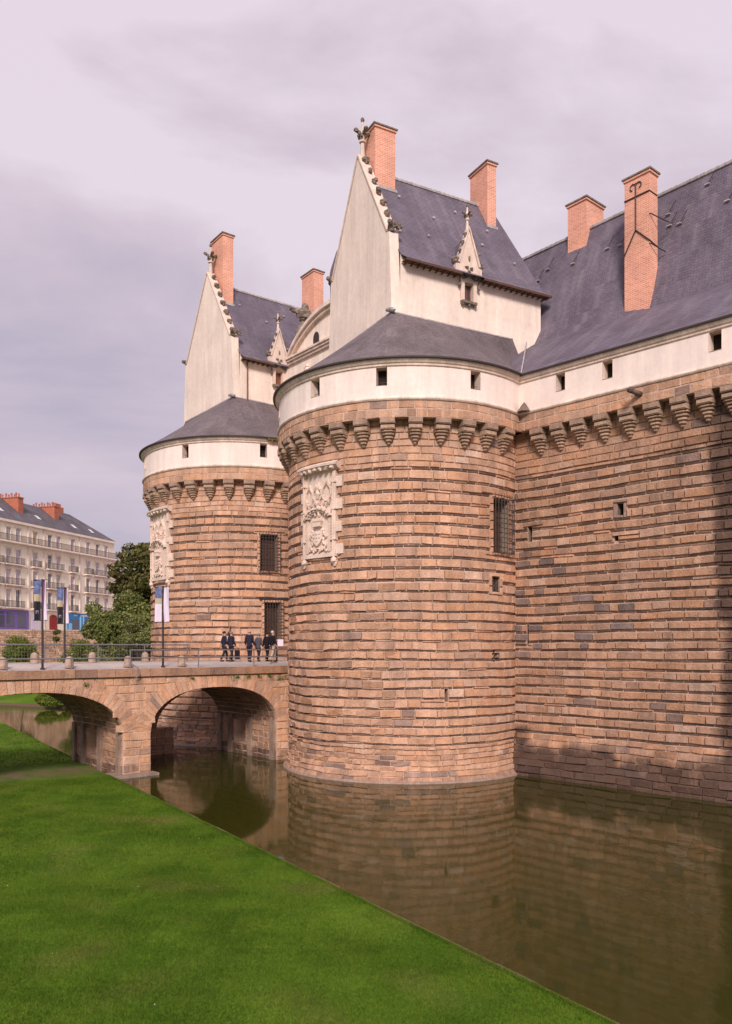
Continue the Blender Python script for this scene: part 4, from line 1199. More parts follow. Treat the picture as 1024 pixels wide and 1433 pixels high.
for (a, z), (b, y) in zip(arc, arc[1:]):
    for o0, o1, t0, t1 in ((-.1, .16, -.42, -.2), (-.1, .34, -.2, .06)):
        m.prism([GS(a, z + t0, o0), GS(b, y + t0, o0), GS(b, y + t1, o0), GS(a, z + t1, o0)], GS.nn * (o1 - o0))
for z0, z1, o1 in ((26.28, 26.45, .18), (26.45, 26.6, .3), (26.6, 26.72, .4)): m.prism([GS(-5.1, z0, -.1), GS(5.1, z0, -.1), GS(5.1, z1, -.1), GS(-5.1, z1, -.1)], GS.nn * (o1 + .1))
m.build('pediment_moulding', 'cornice_stone', GH)
u_ = (( -.0635) * 52.5 + 2.2) / (.63 + .0635 * -.7766)
m = MB(); pl_ = [(u_ + .32 * math.cos(a), 27.35 + .42 * math.sin(a)) for a in [i * math.pi / 8 for i in range(9)]] + [(u_ - .32, 26.9), (u_ + .32, 26.9)]
plate(m, GS, pl_, -.1, -.06); m.build('oculus', 'iron', GH)
m = MB()
for z, q in ((25.7, .16), (25.45, .22), (25.2, .14), (24.95, .2)):
    m.blob(GS(u_ - .9, z, .02), q, q, .15, .3, seed=int(z * 7)); m.blob(GS(u_ - 1.15, z - .06, .02), q * .6, q * .6, .1, .3, seed=int(z * 5))
m.build('carved_ornament', 'cornice_stone', GH)
# urn with a winged beast
def at(px, py, Y): return Vector(((px - 512) / 1120 * Y, Y, 6.5 + (905 - py) / 1120 * Y))
c = at(424, 472, 57.5); m = MB(); m.lathe((c.x, c.y, c.z - .6), [(.62, 0), (.62, .5), (.55, .9), (.42, 1.3), (.22, 1.55), (.16, 1.7), (.3, 1.8), (.14, 1.9)], n=10, col=(.3, .24, .2)); m.build('urn', 'weathered_stone', GH)
c = at(425, 440, 57.5); m = MB(); m.blob(c, .5, .35, .42, .3, n=9, m=7, seed=3); m.blob(c + Vector((-.55, 0, .22)), .34, .2, .16, .4, seed=4); m.blob(c + Vector((-.85, 0, .38)), .22, .14, .10, .4, seed=8); m.blob(c + Vector((.5, 0, -.12)), .42, .22, .2, .4, seed=5); m.blob(c + Vector((.1, 0, .5)), .24, .2, .28, .35, seed=6)
m.build('winged_beast', 'weathered_stone', GH)
m = MB(); m.prism([at(414, 474, 57.8), at(430, 466, 57), at(430, 490, 57), at(416, 500, 57.8)], (.4, .6, 0)); m.build('pedestal', 'cornice_stone', GH)

# ------------------------------------------------------------------ bridge
BR = thing('stone_bridge', 'old sandstone bridge with two wide arches crossing the moat to the castle gate', 'bridge', (BO.x, BO.y, 0))
BRe = (BS.x, BS.y)
SB = Wall((BO.x, BO.y), BRe)                 # outward = towards the viewer
BW = 6.5
ARC = [(-10.35, -1.48, 2.1, 4.36), (0.0, 7.75, 2.15, 4.33)]
def arch_z(s, extra=0.0):
    for a, b, sp, ap in ARC:
        if a - extra < s < b + extra:
            c, h = (a + b) / 2, (b - a) / 2 + extra; q = (s - c) / h
            return sp + (ap + extra - sp) * math.sqrt(max(0, 1 - abs(q) ** 2.35)) ** .95 if extra == 0 else sp + (ap + extra - sp) * math.sqrt(max(0, 1 - q * q))
    return None
def dp(s, d, z): 
    q = BO + BS * s + BN * d; return Vector((q.x, q.y, z))
m = MB()
ss = sorted(set(frange(-24, -10.35, 3) + [-10.35 + 8.87 * (1 - math.cos(math.pi * i / 60)) / 2 for i in range(61)] + frange(-1.48, 0, .75) + [7.75 * (1 - math.cos(math.pi * i / 60)) / 2 for i in range(61)] + frange(7.75, 11.5, 1)))
for s0, s1 in zip(ss, ss[1:]):
    c = (s0 + s1) / 2; op = any(a < c < b for a, b, _, _ in ARC)
    z0, z1 = ((arch_z(s0) or [x[2] for x in ARC if abs(s0 - x[0]) < .01 or abs(s0 - x[1]) < .01][0]), (arch_z(s1) or [x[2] for x in ARC if abs(s1 - x[0]) < .01 or abs(s1 - x[1]) < .01][0])) if op else (-1, -1)
    m.face([dp(s0, 0, z0), dp(s1, 0, z1), dp(s1, 0, 5.0), dp(s0, 0, 5.0)])
    if op: m.face([dp(s0, 0, z0), dp(s0, BW, z0), dp(s1, BW, z1), dp(s1, 0, z1)])
    m.face([dp(s1, BW, z1 if s1 < 3.6 or not op else z1), dp(s0, BW, z0), dp(s0, BW, 5.0), dp(s1, BW, 5.0)])
NICHE = (3.3, 4.6, .7, 2.05)
for a, b, sp, ap in ARC:
    Si = Wall((dp(b, 0, 0).x, dp(b, 0, 0).y), (BN.x, BN.y)); Si.nn = -BS
    core(m, Si, [0, BW], [-1, sp], [NICHE])
    for s_, fl in ((a, 0),):
        f = [dp(s_, 0, -1), dp(s_, BW, -1), dp(s_, BW, sp), dp(s_, 0, sp)]; m.face(f if not fl else f[::-1])
m.build('core_wall', 'mortar', BR)
# rear arch, narrower, carried on a low stub
m = MB(); prev = None
def rear_z(s):
    q = (s - 7.75) / 4.2; return 1.6 + 2.45 * math.sqrt(max(0, 1 - q * q)) ** 1.0
ss = frange(-.2, 3.55, .5) + frange(3.56, 7.75, .2)
for s0, s1 in zip(ss, ss[1:]):
    z0, z1 = (rear_z(s0) if s0 > 3.55 else -1), (rear_z(s1) if s1 > 3.55 else -1)
    if s1 <= 3.56: z0 = z1 = -1
    m.face([dp(s0, BW + .15, z0), dp(s1, BW + .15, z1), dp(s1, BW + .15, 5), dp(s0, BW + .15, 5)], (.3, .2, .14))
    m.face([dp(s0, BW + .15, z0), dp(s0, BW + .9, z0), dp(s1, BW + .9, z1), dp(s1, BW + .15, z1)], (.3, .2, .14))
m.box(dp(0, BW + .14, -.4), BS * 4.68, BN * .9, (0, 0, 1.98)); m.build('rear_wall', 'mortar', BR)
it = []
SR = Wall((dp(0, BW + .13, 0).x, dp(0, BW + .13, 0).y), BRe)
for q in lay(rows(-.2, 1.62, .4, 0), 0, 4.7, ws=(.5, .9)): it.append((SR, q[0], q[1], q[2], q[3], .08, tuple(x * .8 for x in stone_colour(SR(q[0], q[2]), 2, grey=.15)), 'slab', 2))
def kp(u, z):
    a = arch_z(u, 0)
    for p, q, sp, ap in ARC:
        if p < u < q: return z > arch_z(u) + .52
    return True
RB_ = rows(-.2, 4.98, .40, 0)
for q in lay(RB_, -16, 11, [(-10.35, -1.48, -1, 2.1), (0, 7.75, -1, 2.15)], ws=(.45, 1.0), keep=kp):
    a, b, z0, z1, kd = q; p = SB(a, z0)
    c = tuple(x * y for x, y in zip(stone_colour(p, 21, grey=.04), (1.16, 1.18, 1.15)))
    if z0 < .5: c = (*c, .45)
    if z0 > 4.55: c = (*c[:3], .38)
    it.append((SB, a, b, z0, z1, random.uniform(.025, .05), c, 'stone', 1.3))
lay_out(it, BR, False, 300)
# inner side walls, seen through the arches
def inner(s_, seed):
    Si = Wall((dp(s_, 0, 0).x, dp(s_, 0, 0).y), (BN.x, BN.y)); Si.nn = -BS
    return Si
for s_, sp, sd_ in ((-1.48, 2.2, 1), (7.75, 2.3, 2)):
    Si = inner(s_, sd_); it = []
    nh = NICHE
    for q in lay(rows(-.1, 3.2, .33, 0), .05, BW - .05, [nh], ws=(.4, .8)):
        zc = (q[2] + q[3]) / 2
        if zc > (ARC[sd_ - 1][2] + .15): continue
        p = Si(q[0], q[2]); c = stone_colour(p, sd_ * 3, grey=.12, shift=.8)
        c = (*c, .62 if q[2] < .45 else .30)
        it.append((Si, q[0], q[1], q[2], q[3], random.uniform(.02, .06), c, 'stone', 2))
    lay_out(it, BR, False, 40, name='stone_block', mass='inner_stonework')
    m = MB()
    for a in (.15, 2.5, 4.75, BW - .5): m.box(Si(a, -.3, 0), BN * .38, -BS * .16, (0, 0, 2.6), (.34, .235, .185, .35))
    pieces(m, 'pilaster', 'stone', BR)
    m = MB(); recess(m, Si, nh, .5, o=.01, mi=0, mb_i=0); m.build('niche', 'mortar', BR)
# stone lining of the two vaults
class Vault:
    def __init__(s, ai):
        a, b, sp, ap = ARC[ai]; s.pts = [(a + (b - a) * (1 - math.cos(math.pi * i / 60)) / 2, 0) for i in range(61)]
        s.pts = [(x, arch_z(x) or sp) for x, _ in s.pts]; s.L = [0]
        for p, q in zip(s.pts, s.pts[1:]): s.L.append(s.L[-1] + math.hypot(q[0] - p[0], q[1] - p[1]))
        s.c = ((a + b) / 2, sp - .5)
    def __call__(s, u, z, o=0.0):
        z = min(max(z, 0), s.L[-1] - 1e-4); i = max(j for j in range(60) if s.L[j] <= z); f = (z - s.L[i]) / (s.L[i + 1] - s.L[i])
        x = s.pts[i][0] + (s.pts[i + 1][0] - s.pts[i][0]) * f; y = s.pts[i][1] + (s.pts[i + 1][1] - s.pts[i][1]) * f
        d = Vector((s.c[0] - x, 0, s.c[1] - y)).normalized() * o; return dp(x + d.x, u, y + d.z)
    def n(s, u): return BS
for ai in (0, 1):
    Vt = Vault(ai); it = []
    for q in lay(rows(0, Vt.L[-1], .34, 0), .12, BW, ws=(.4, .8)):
        it.append((Vt, q[0], q[1], q[2], q[3], random.uniform(.02, .05), tuple(x * .6 for x in stone_colour(Vt(q[0], q[2]), 5, grey=.1)) + (.42,), 'slab', 1.6))  # stone colour darkened to paint in the shade under the vault
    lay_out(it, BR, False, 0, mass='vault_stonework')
# voussoirs
for ai, (a, b, sp, ap) in enumerate(ARC):
    n = 40; c_, h = (a + b) / 2, (b - a) / 2
    for i in range(n):
        pts = []
        for t_ in (i / n, (i + 1) / n):
            th = math.pi * (1 - t_); s0 = c_ + h * math.cos(th) * .9995; z0 = arch_z(s0) or sp
            ln = .74 + .16 * (i % 2); dr = Vector((math.cos(th) * .75, 0, math.sin(th) + .25)).normalized()
            pts.append(((s0, z0), (s0 + dr.x * ln, z0 + dr.z * ln)))
        m = MB(); g_ = .012; (p0, p1), (q0, q1) = pts
        poly = [(p0[0] + g_, p0[1]), (q0[0] - g_, q0[1]), (q1[0] - g_, q1[1]), (p1[0] + g_, p1[1])]
        plate(m, SB, poly, -.02, random.uniform(.035, .05), tuple(x * 1.12 for x in stone_colour(SB(p0[0], p0[1]), 8, grey=.0)))
        m.build('voussoir', 'stone', BR)
# ring stones of the rear arch
n = 18
for i in range(n):
    th0, th1 = math.pi * (1 - .5 * i / n), math.pi * (1 - .5 * (i + 1) / n)
    pt = lambda th, r_: (7.75 + (4.2 + r_) * math.cos(th), 1.6 + (2.45 + r_) * math.sin(th))
    m = MB(); poly = [pt(th0, 0), pt(th1 + .008, 0), pt(th1 + .008, .62), pt(th0, .62)]
    plate(m, SR, poly, -.05, .08, tuple(x * .62 for x in stone_colour(SR(poly[0][0], 1), 8, grey=.3))); m.build('ring_stone', 'stone', BR)
# coping and string under it
s = -16
while s < 11:
    l_ = random.uniform(.9, 1.35); m = MB(); c = tuple(x * .72 for x in stone_colour(SB(s, 5), 44, grey=.12)); z_ = 5.39 + random.uniform(-.008, .01)
    m.box(SB(s, 5.0, .14) , BS * (l_ - .018), BN * .62, (0, 0, z_ - 5.0), c); m.box(SB(s, 4.93, .07), BS * (l_ - .018), BN * .3, (0, 0, .07), tuple(x * .6 for x in c))
    m.build('coping_stone', 'stone', BR); s += l_
m = MB()
def deck_z(d): return 5.36 + .26 * min(1, max(0, (d - .4) / 1.6))
dl = [.45, .9, 1.4, 2.0, 3.5, 6.1]
for d0, d1 in zip(dl, dl[1:]): m.face([dp(-24, d0, deck_z(d0)), dp(13, d0, deck_z(d0)), dp(13, d1, deck_z(d1)), dp(-24, d1, deck_z(d1))])
m.build('roadway', 'road', BR)
m = MB(); m.box(dp(-24, 6.0, 5.0), BS * 33, BN * .6, (0, 0, .66), (.40, .3, .24)); m.build('far_kerb', 'stone', BR)
# stone apron at the foot of the pier, rubble corner by the tower
m = MB(); m.box(dp(-4.2, -.55, -.3), BS * 4.4, BN * 1.6, (0, 0, .42), (.30, .22, .18)); m.build('apron', 'stone', BR)
# plants growing out of the joints
mat('wall_plant', (.08, .12, .02), noise_s=8, amount=.4)
m = MB()
for s, z, q in ((4.7, 4.83, .28), (8.3, 4.85, .35), (7.9, 4.7, .25), (6.5, 4.86, .18), (5.8, 4.86, .15), (-3.4, 4.7, .2), (-7.9, 4.55, .16), (9.0, 4.8, .3), (5.1, 4.87, .12), (2.3, 4.86, .12), (7.2, 4.86, .14)):
    for i in range(60):
        c = SB(s, z, .06) + Vector((random.gauss(0, q * .6), random.gauss(0, .05), random.gauss(-.03, q * .3))); t_ = random.uniform(0, 6); e = .035
        m.face([c + Vector((math.cos(t_) * e, random.uniform(-e, e), math.sin(t_) * e)), c + Vector((-math.sin(t_) * e, random.uniform(-e, e), math.cos(t_) * e)), c - Vector((math.cos(t_) * e, 0, math.sin(t_) * e))])
o = m.build('wall_plants', 'wall_plant', BR, kind='stuff')

# railings
def rail_near():
    T = thing('metal_railing', 'grey metal two rail railing along the near edge of the bridge', 'railing', dp(0, .3, 5.39))
    m = MB(); m.tube(dp(-13, .3, 5.93), dp(10.5, .3, 5.93), .032); m.build('lower_rail', 'steel_rail', T)
    m = MB(); m.tube(dp(-1.0, .3, 6.33), dp(10.5, .3, 6.33), .032); m.build('top_rail', 'steel_rail', T)
    for s in (-12, -6.9, -3.95, -.95, 2.9, 6.4, 9.3):
        m = MB(); m.tube(dp(s, .3, 5.36), dp(s, .3, 6.36 if s > -2 else 5.96), .036); m.build('post', 'steel_rail', T)
    m = MB(); m.path([dp(-.95, .3, 5.7), dp(-.75, -.16, 5.42), dp(-.7, -.25, 5.1), dp(-.95, -.22, 4.9)], .03); m.build('bracket', 'steel_rail', T)
    T = thing('metal_railing', 'grey metal railing with fine mesh along the far edge of the bridge', 'railing', dp(0, 6.2, 5.6))
    m = MB(); m.tube(dp(-14, 6.2, 6.62), dp(5.5, 6.2, 6.62), .04); m.build('top_rail', 'steel_rail', T)
    for s in (-13, -9.5, -6.2, -3.2, -.2, 2.6, 5.4):
        m = MB(); m.tube(dp(s, 6.2, 5.6), dp(s, 6.2, 6.62), .035); m.build('post', 'steel_rail', T)
    m = MB(); s = -14
    while s < 5.5: m.tube(dp(s, 6.2, 5.65), dp(s, 6.2, 6.6), .008, n=3, cap=False); s += .16
    for z in (5.85, 6.05, 6.25, 6.45): m.tube(dp(-14, 6.2, z), dp(5.5, 6.2, z), .008, n=3)
    o = m.build('mesh_panel', 'steel_rail', T, kind='stuff')
rail_near()
# stone bollards
def bollard():
    t = thing('stone_bollard', 'round topped pale stone bollard', 'bollard', (0, 0, 0), group='stone bollards along the bridge roadway')
    m = MB(); m.lathe((0, 0, 0), [(.24, 0), (.235, .05), (.21, .08), (.2, .36), (.19, .44), (.15, .52), (.08, .57), (.02, .585)], n=12, col=(.40, .285, .22)); local('post', m.mesh('post', 'stone', smooth=True), t); return t
b0 = bollard(); first = True
near = [(3, 'bollard at the left edge of the photo on the near kerb'), (97, 'bollard on the near kerb right of the second dark banner pole'), (179, 'bollard on the near kerb above the middle pier'), (254, 'bollard on the near kerb right of the white banner pole')]
far = [(48, 'bollard on the far kerb beside the left black banner pole'), (129, 'bollard on the far kerb right of the bushes'), (203, 'bollard on the far kerb at the left foot of the far tower')]
for lst, d in ((near, .95), (far, 5.3)):
    for px, lab in lst:
        kx = (px - 512) / 1120; o_ = BO + BN * d; s = (kx * o_.y - o_.x) / (BS.x - kx * BS.y)
        t = b0 if first else copy_tree(b0); first = False
        q = dp(s, d, deck_z(d)); t.location = q; t.rotation_euler = (0, 0, random.uniform(0, 6)); t['label'] = 'pale stone ' + lab
# banner poles
mat('banner_white', (.66, .57, .68), rough=.8, noise_s=2, amount=.05); mat('banner_purple', (.17, .06, .20), rough=.8); mat('banner_black', (.02, .018, .025), rough=.8)
mat('banner_blue', (.12, .15, .30), noise_s=5, amount=.6, rough=.8); mat('banner_yellow', (.45, .36, .26), rough=.8); mat('banner_lilac', (.50, .38, .58), rough=.8)
def banner_pole(px, d, ztop, zb0, kind, label):
    kx = (px - 512) / 1120; o_ = BO + BN * d; s = (kx * o_.y - o_.x) / (BS.x - kx * BS.y); p = dp(s, d, deck_z(d) if d > .7 else 5.39)
    t = thing('banner_pole', label, 'banner pole', p, group='banner poles on the bridge')
    m = MB(); m.tube(p, (p.x, p.y, ztop), .06, .05, n=8); m.tube(p, p + Vector((0, 0, .08)), .11, n=8); m.build('pole', 'iron', t)
    H = ztop - zb0; w_ = .30 if kind == 'dark' else .36
    def flag(dr, segs, nm):
        D = Vector((dr[0], dr[1], 0)).normalized(); n_ = Vector((-D.y, D.x, 0)); m = MB(); n = 8; mats = []
        for (f0, f1, mt, u0, u1) in segs:
            if mt not in mats: mats.append(mt)
            for i in range(n):
                for k in range(3):
                    za, zb = zb0 + H * (f0 + (f1 - f0) * i / n), zb0 + H * (f0 + (f1 - f0) * (i + 1) / n); a, b = u0 + (u1 - u0) * k / 3, u0 + (u1 - u0) * (k + 1) / 3
                    def pt(u, z): q = p + D * (.08 + w_ * u) + n_ * (.03 * math.sin(u * 5 + z * 2)); return Vector((q.x, q.y, z))
                    A_, B_, C_, D_ = pt(a, za), pt(b, za), pt(b, zb), pt(a, zb); m.face([A_, B_, C_, D_], mi=mats.index(mt)); e = n_ * .006
                    m.face([D_ - e, C_ - e, B_ - e, A_ - e], mi=mats.index(mt))
        m.build('banner', mats, t)
        for z in (zb0, ztop - .05): m = MB(); m.tube(Vector((p.x, p.y, z)), Vector((p.x, p.y, z)) + D * (w_ + .12), .02, n=5); m.build('banner_arm', 'iron', t)
    if kind == 'dark':
        flag((-.8, -.5), [(0, .46, 'banner_black', 0, 1), (.16, .24, 'banner_lilac', .3, .75), (.46, .63, 'banner_yellow', 0, 1), (.63, .97, 'banner_blue', 0, 1)], 'l')
        flag((.72, -.6), [(0, .97, 'banner_purple', 0, .3), (0, .97, 'banner_white', .3, 1)], 'r')
    else:
        flag((-1, .1), [(0, .5, 'banner_white', 0, 1), (.5, .66, 'banner_yellow', 0, 1), (.66, .98, 'banner_blue', 0, 1)], 'l')
        flag((.85, -.5), [(0, .97, 'banner_white', 0, 1)], 'r')
banner_pole(59.5, .75, 9.72, 7.75, 'dark', 'leftmost black pole with blue, black and purple banners, taller looking of the dark pair')
banner_pole(90.5, 5.6, 9.75, 7.75, 'dark', 'second black pole with purple and white banner, behind the far rail')
banner_pole(228, .75, 9.7, 7.80, 'white', 'black pole with two white banners with blue top, in front of the far tower')
# information stand at the gate
p = at(395, 926, 49.5); t = thing('info_stand', 'dark stand with a white sheet beside the castle gate', 'stand', (p.x, p.y, deck_z(3)))
m = MB(); z = deck_z(3)
for q in (-.35, .35): m.box((p.x + q - .05, p.y, z), (.1, 0, 0), (0, .1, 0), (0, 0, .9))
m.box((p.x - .65, p.y - .02, z + .82), (1.3, 0, 0), (0, .14, 0), (0, 0, .08)); m.box((p.x - .65, p.y, z + .35), (1.3, 0, 0), (0, .08, 0), (0, 0, .05)); m.build('frame', 'iron', t)
m = MB(); m.box((p.x - .3, p.y - .06, z + .92), (.36, 0, 0), (0, .02, 0), (0, .08, .42)); m.build('notice', 'banner_white', t)
# ------------------------------------------------------------------ people on the bridge
def skin_mesh(name, verts, edges, radii, matn, sub=1, root=0):
    me = bpy.data.meshes.new(name + '_cage'); me.from_pydata([Vector(v) for v in verts], edges, [])
    o = bpy.data.objects.new(name + '_cage', me); COL.objects.link(o)
    sm = o.modifiers.new('s', 'SKIN'); sm.use_smooth_shade = True
    for i, r in enumerate(radii):
        sv = me.skin_vertices[0].data[i]; sv.radius = (r, r) if not isinstance(r, tuple) else r
        sv.use_root = (i == root)
    ss = o.modifiers.new('u', 'SUBSURF'); ss.levels = sub; ss.render_levels = sub
    dg = bpy.context.evaluated_depsgraph_get(); dg.update()
    res = bpy.data.meshes.new_from_object(o.evaluated_get(dg)); res.name = name
    bpy.data.objects.remove(o); bpy.data.meshes.remove(me)
    res.materials.clear(); res.materials.append(MAT[matn])
    return res
def person(px, Y, rz, h, jacket, trousers, hair, stride, label, elbow=.1, bald=False, bag=False):
    z0 = deck_z(3); kx = (px - 512) / 1120
    t = thing('person', label, 'person', (kx * Y, Y, z0), rz, group='visitors walking over the bridge to the gate'); s = h / 1.75 * 1.04
    V = []; E = []; Rr = []
    def ad(p, r, par=None):
        V.append(tuple(c * s for c in p)); Rr.append(r * s if not isinstance(r, tuple) else (r[0] * s, r[1] * s)); 
        if par is not None: E.append((par, len(V) - 1))
        return len(V) - 1
    # forward is -y; x to the side
    f = stride
    pel = ad((0, 0, .95), (.13, .10)); wa = ad((0, 0, 1.1), (.125, .095), pel); ch = ad((0, .0, 1.32), (.14, .09), wa); nk = ad((0, -.01, 1.47), .055, ch); jw = ad((0, -.03, 1.56), (.065, .075), nk); sk = ad((0, -.015, 1.65), (.078, .092), jw); ad((0, -.01, 1.71), .05, sk); ad((0, -.13, 1.60), .012, jw)
    hands = []
    for sg in (-1, 1):
        sh = ad((sg * .17, 0, 1.40), .05, ch); el = ad((sg * .215, .04 + sg * f * .10, 1.14), .042, sh); wr = ad((sg * .22, -.08 + sg * f * .2, .91), .028, el); pm = ad((sg * .22, -.10 + sg * f * .22, .84), (.018, .035), wr)
        for q, (dx, dl) in enumerate(((-.028, .055), (-.01, .068), (.01, .066), (.028, .05))): 
            a = ad((sg * .22, -.10 + sg * f * .22 + dx, .80), .0085, pm); ad((sg * .21, -.105 + sg * f * .22 + dx, .80 - dl), .0075, a)
        ad((sg * .20, -.14 + sg * f * .22, .81), .009, pm); hands.append((sh, el, wr))
        hp = ad((sg * .09, 0, .88), .085, pel); kn = ad((sg * .1, -.06 - sg * f * .22, .49), .055, hp); an = ad((sg * .1, .04 - sg * f * .40, .09), .038, kn); ad((sg * .11, -.10 - sg * f * .40, .035), .03, an)
    me = skin_mesh('body', V, E, Rr, 'skin', 1); local('body', me, t)
    # jacket
    JV, JE, JR = [], [], []
    def aj(p, r, par=None):
        JV.append(tuple(c * s for c in p)); JR.append((r[0] * s, r[1] * s) if isinstance(r, tuple) else r * s)
        if par is not None: JE.append((par, len(JV) - 1))
        return len(JV) - 1
    j0 = aj((0, .01, 1.08), (.165, .125)); jh = aj((0, .02, .72), (.18, .135), j0); j1 = aj((0, .0, 1.32), (.19, .14), j0); j2 = aj((0, 0, 1.50), (.07, .07), j1)
    for sg in (-1, 1):
        a = aj((sg * .185, 0, 1.42), .088, j1); b = aj((sg * .215, .04 + sg * f * .10, 1.14), .06, a); aj((sg * .225, -.08 + sg * f * .2, .93), .048, b)
    local('jacket', skin_mesh('jacket', JV, JE, JR, jacket, 1), t)
    TV, TE, TR = [], [], []
    TV.append((0, 0, .95 * s)); TR.append((.15 * s, .125 * s))
    for sg in (-1, 1):
        k = len(TV); TV += [(sg * .09 * s, 0, .84 * s), (sg * .1 * s, (-.06 - sg * f * .22) * s, .49 * s), (sg * .1 * s, (.04 - sg * f * .40) * s, .10 * s)]; TR += [.1 * s, .078 * s, .066 * s]; TE += [(0, k), (k, k + 1), (k + 1, k + 2)]
    local('trousers', skin_mesh('trousers', TV, TE, TR, trousers, 1), t)
    for sg in (-1, 1):
        m = MB(); y = (-.03 - sg * f * .40) * s; m.blob((sg * .105 * s, y, .045 * s), .052 * s, .14 * s, .05 * s, 0, n=8, m=6); local('shoe', m.mesh('shoe', 'shoe', smooth=True), t)
    m = MB(); m.blob((0, .012 * s, (1.69 if not bald else 1.655) * s), .092 * s, .105 * s, (.085 if not bald else .06) * s, .05, n=10, m=7, seed=int(px)); local('hair', m.mesh('hair', hair, smooth=True), t)
    for sg in (-1, 1):
        m = MB(); m.blob((sg * .084 * s, -.01 * s, 1.61 * s), .012 * s, .022 * s, .032 * s, 0, n=6, m=4); local('ear', m.mesh('ear', 'skin', smooth=True), t)
        m = MB(); m.blob((sg * .032 * s, -.112 * s, 1.635 * s), .012 * s, .008 * s, .009 * s, 0, n=6, m=4); local('eye', m.mesh('eye', 'shoe', smooth=True), t)
    m = MB(); m.blob((0, -.105 * s, 1.565 * s), .025 * s, .008 * s, .006 * s, 0, n=6, m=4); local('mouth', m.mesh('mouth', 'lip', smooth=True), t)
    if bag:
        b = thing('bag', 'dark shoulder bag hanging at the side of the second walking man', 'bag', (kx * Y + .34, Y + .05, z0 + .12)); m = MB(); c = Vector((kx * Y + .34, Y + .05, z0))
        m.prism([c + Vector((-.13, 0, .15)), c + Vector((.13, 0, .15)), c + Vector((.15, 0, .62)), c + Vector((.08, 0, .72)), c + Vector((-.08, 0, .72)), c + Vector((-.15, 0, .62))], (0, .14, 0)); m.build('pouch', 'cloth_black', b)
        m = MB(); m.path([c + Vector((-.08, .07, .70)), c + Vector((-.05, .07, .86)), c + Vector((.05, .07, .86)), c + Vector((.08, .07, .70))], .014); m.build('handle', 'cloth_black', b)
for n_, c_ in (('skin', (.50, .27, .19)), ('shoe', (.02, .016, .015)), ('lip', (.3, .1, .08)), ('cloth_navy', (.022, .020, .040)), ('cloth_black', (.014, .012, .018)), ('cloth_grey', (.085, .075, .095)), ('cloth_dark', (.03, .025, .035)), ('cloth_beige', (.46, .35, .28)), ('hair_dark', (.035, .022, .018)), ('hair_white', (.55, .50, .49)), ('hair_grey', (.22, .19, .18))): mat(n_, c_, rough=.85, spec=.15)
person(314, 47.6, R(120), 1.72, 'cloth_navy', 'cloth_dark', 'hair_dark', .55, 'leftmost man in a navy coat and dark flat hair, walking with the group')
person(323.5, 47.3, R(140), 1.70, 'cloth_navy', 'cloth_dark', 'hair_grey', .4, 'man in navy jacket with light collar carrying a bag, second from left', bag=True)
person(349, 47.2, R(165), 1.78, 'cloth_navy', 'cloth_dark', 'skin', .35, 'tall bald man in a long navy jacket seen from behind, alone in the middle', bald=True)
person(361.5, 47.8, R(150), 1.6, 'cloth_grey', 'cloth_dark', 'hair_grey', .45, 'shorter man in a grey coat just right of the tall bald man')
person(373.5, 48.2, R(150), 1.68, 'cloth_black', 'cloth_black', 'hair_dark', .5, 'man dressed all in black half hidden beside the white haired man')
person(381.5, 47.4, R(125), 1.74, 'cloth_black', 'cloth_beige', 'hair_white', .5, 'white haired man in dark jacket and beige trousers nearest the castle gate')

# ------------------------------------------------------------------ apartment building beyond the moat
EB = Vector((-45.6, 145, 0)); DB = Vector((-.294, -.956, 0)).normalized()
SA = Wall((EB.x, EB.y), (-DB.x, -DB.y)); # u grows towards the right end; use negative u along the facade
SA.nn = Vector((.956, -.294, 0))
AB = thing('apartment_building', 'long five storey cream apartment building with slate roof and iron balconies', 'apartment building', (-50, 130, 9.2))
mat('facade', (.93, .81, .655), noise_s=.4, amount=.06, streak=.06); mat('facade_trim', (.80, .66, .57), noise_s=.6, amount=.12)
mat('shop_purple', (.20, .12, .36), rough=.5); mat('shop_blue', (.035, .20, .45), rough=.5); mat('shop_lightblue', (.25, .50, .75), rough=.5); mat('door_red', (.30, .03, .03), rough=.5)
mat('pane_far', (.10, .10, .13), rough=.08, spec=.6); mat('frame_white', (.62, .58, .60)); mat('yellow_blind', (.75, .50, .10)); mat('terracotta', (.42, .14, .085), noise_s=1.5, amount=.15); mat('balcony_iron', (.17, .14, .14))
brickmat('slate_far', (.105, .092, .11), (.13, .11, .125), (.06, .05, .06), .5, .3, .02, patch=.3, streak=.2)
def ua(px): kx = (px - 512) / 1120; return (kx * EB.y - EB.x) / (SA.e.x - kx * SA.e.y)
cols = [11.7, 25.3, 49, 69.5, 81.5, 101.3, 123, 136, 148.2]
us = [ua(x) for x in cols]
e_ = us[0] - (us[1] - us[0]) ; us = [us[0] - 7.2, us[0] - 4.6, us[0] - 2.4] + us
holes = []; fl = [(12.45, 15.1), (15.85, 18.15), (18.95, 21.15), (22.35, 24.35)]
for u in us:
    for z0, z1 in fl: holes.append((u - .5, u + .5, z0, z1))
UL, UR = us[0] - 8, 0.0
m = MB(); core(m, SA, [UL, UR], [7.5, 25.4], holes); 
bk = -SA.nn * 11
m.face([SA(0, 7.5), SA(0, 7.5) + bk, SA(0, 25.4) + bk, SA(0, 25.4)]); m.build('facade_wall', 'facade', AB)
m = MB()
for z0, z1, o1 in ((25.1, 25.45, .45), (22.05, 22.28, .85), (18.6, 18.72, .12), (15.5, 15.62, .12), (12.1, 12.25, .2)): m.prism([SA(UL, z0, 0), SA(UR + .1, z0, 0), SA(UR + .1, z1, 0), SA(UL, z1, 0)], SA.nn * o1)
for x in (39.5, 111.5, 61.5): u = ua(x); m.prism([SA(u - .12, 9, 0), SA(u + .12, 9, 0), SA(u + .12, 25, 0), SA(u - .12, 25, 0)], SA.nn * .14)
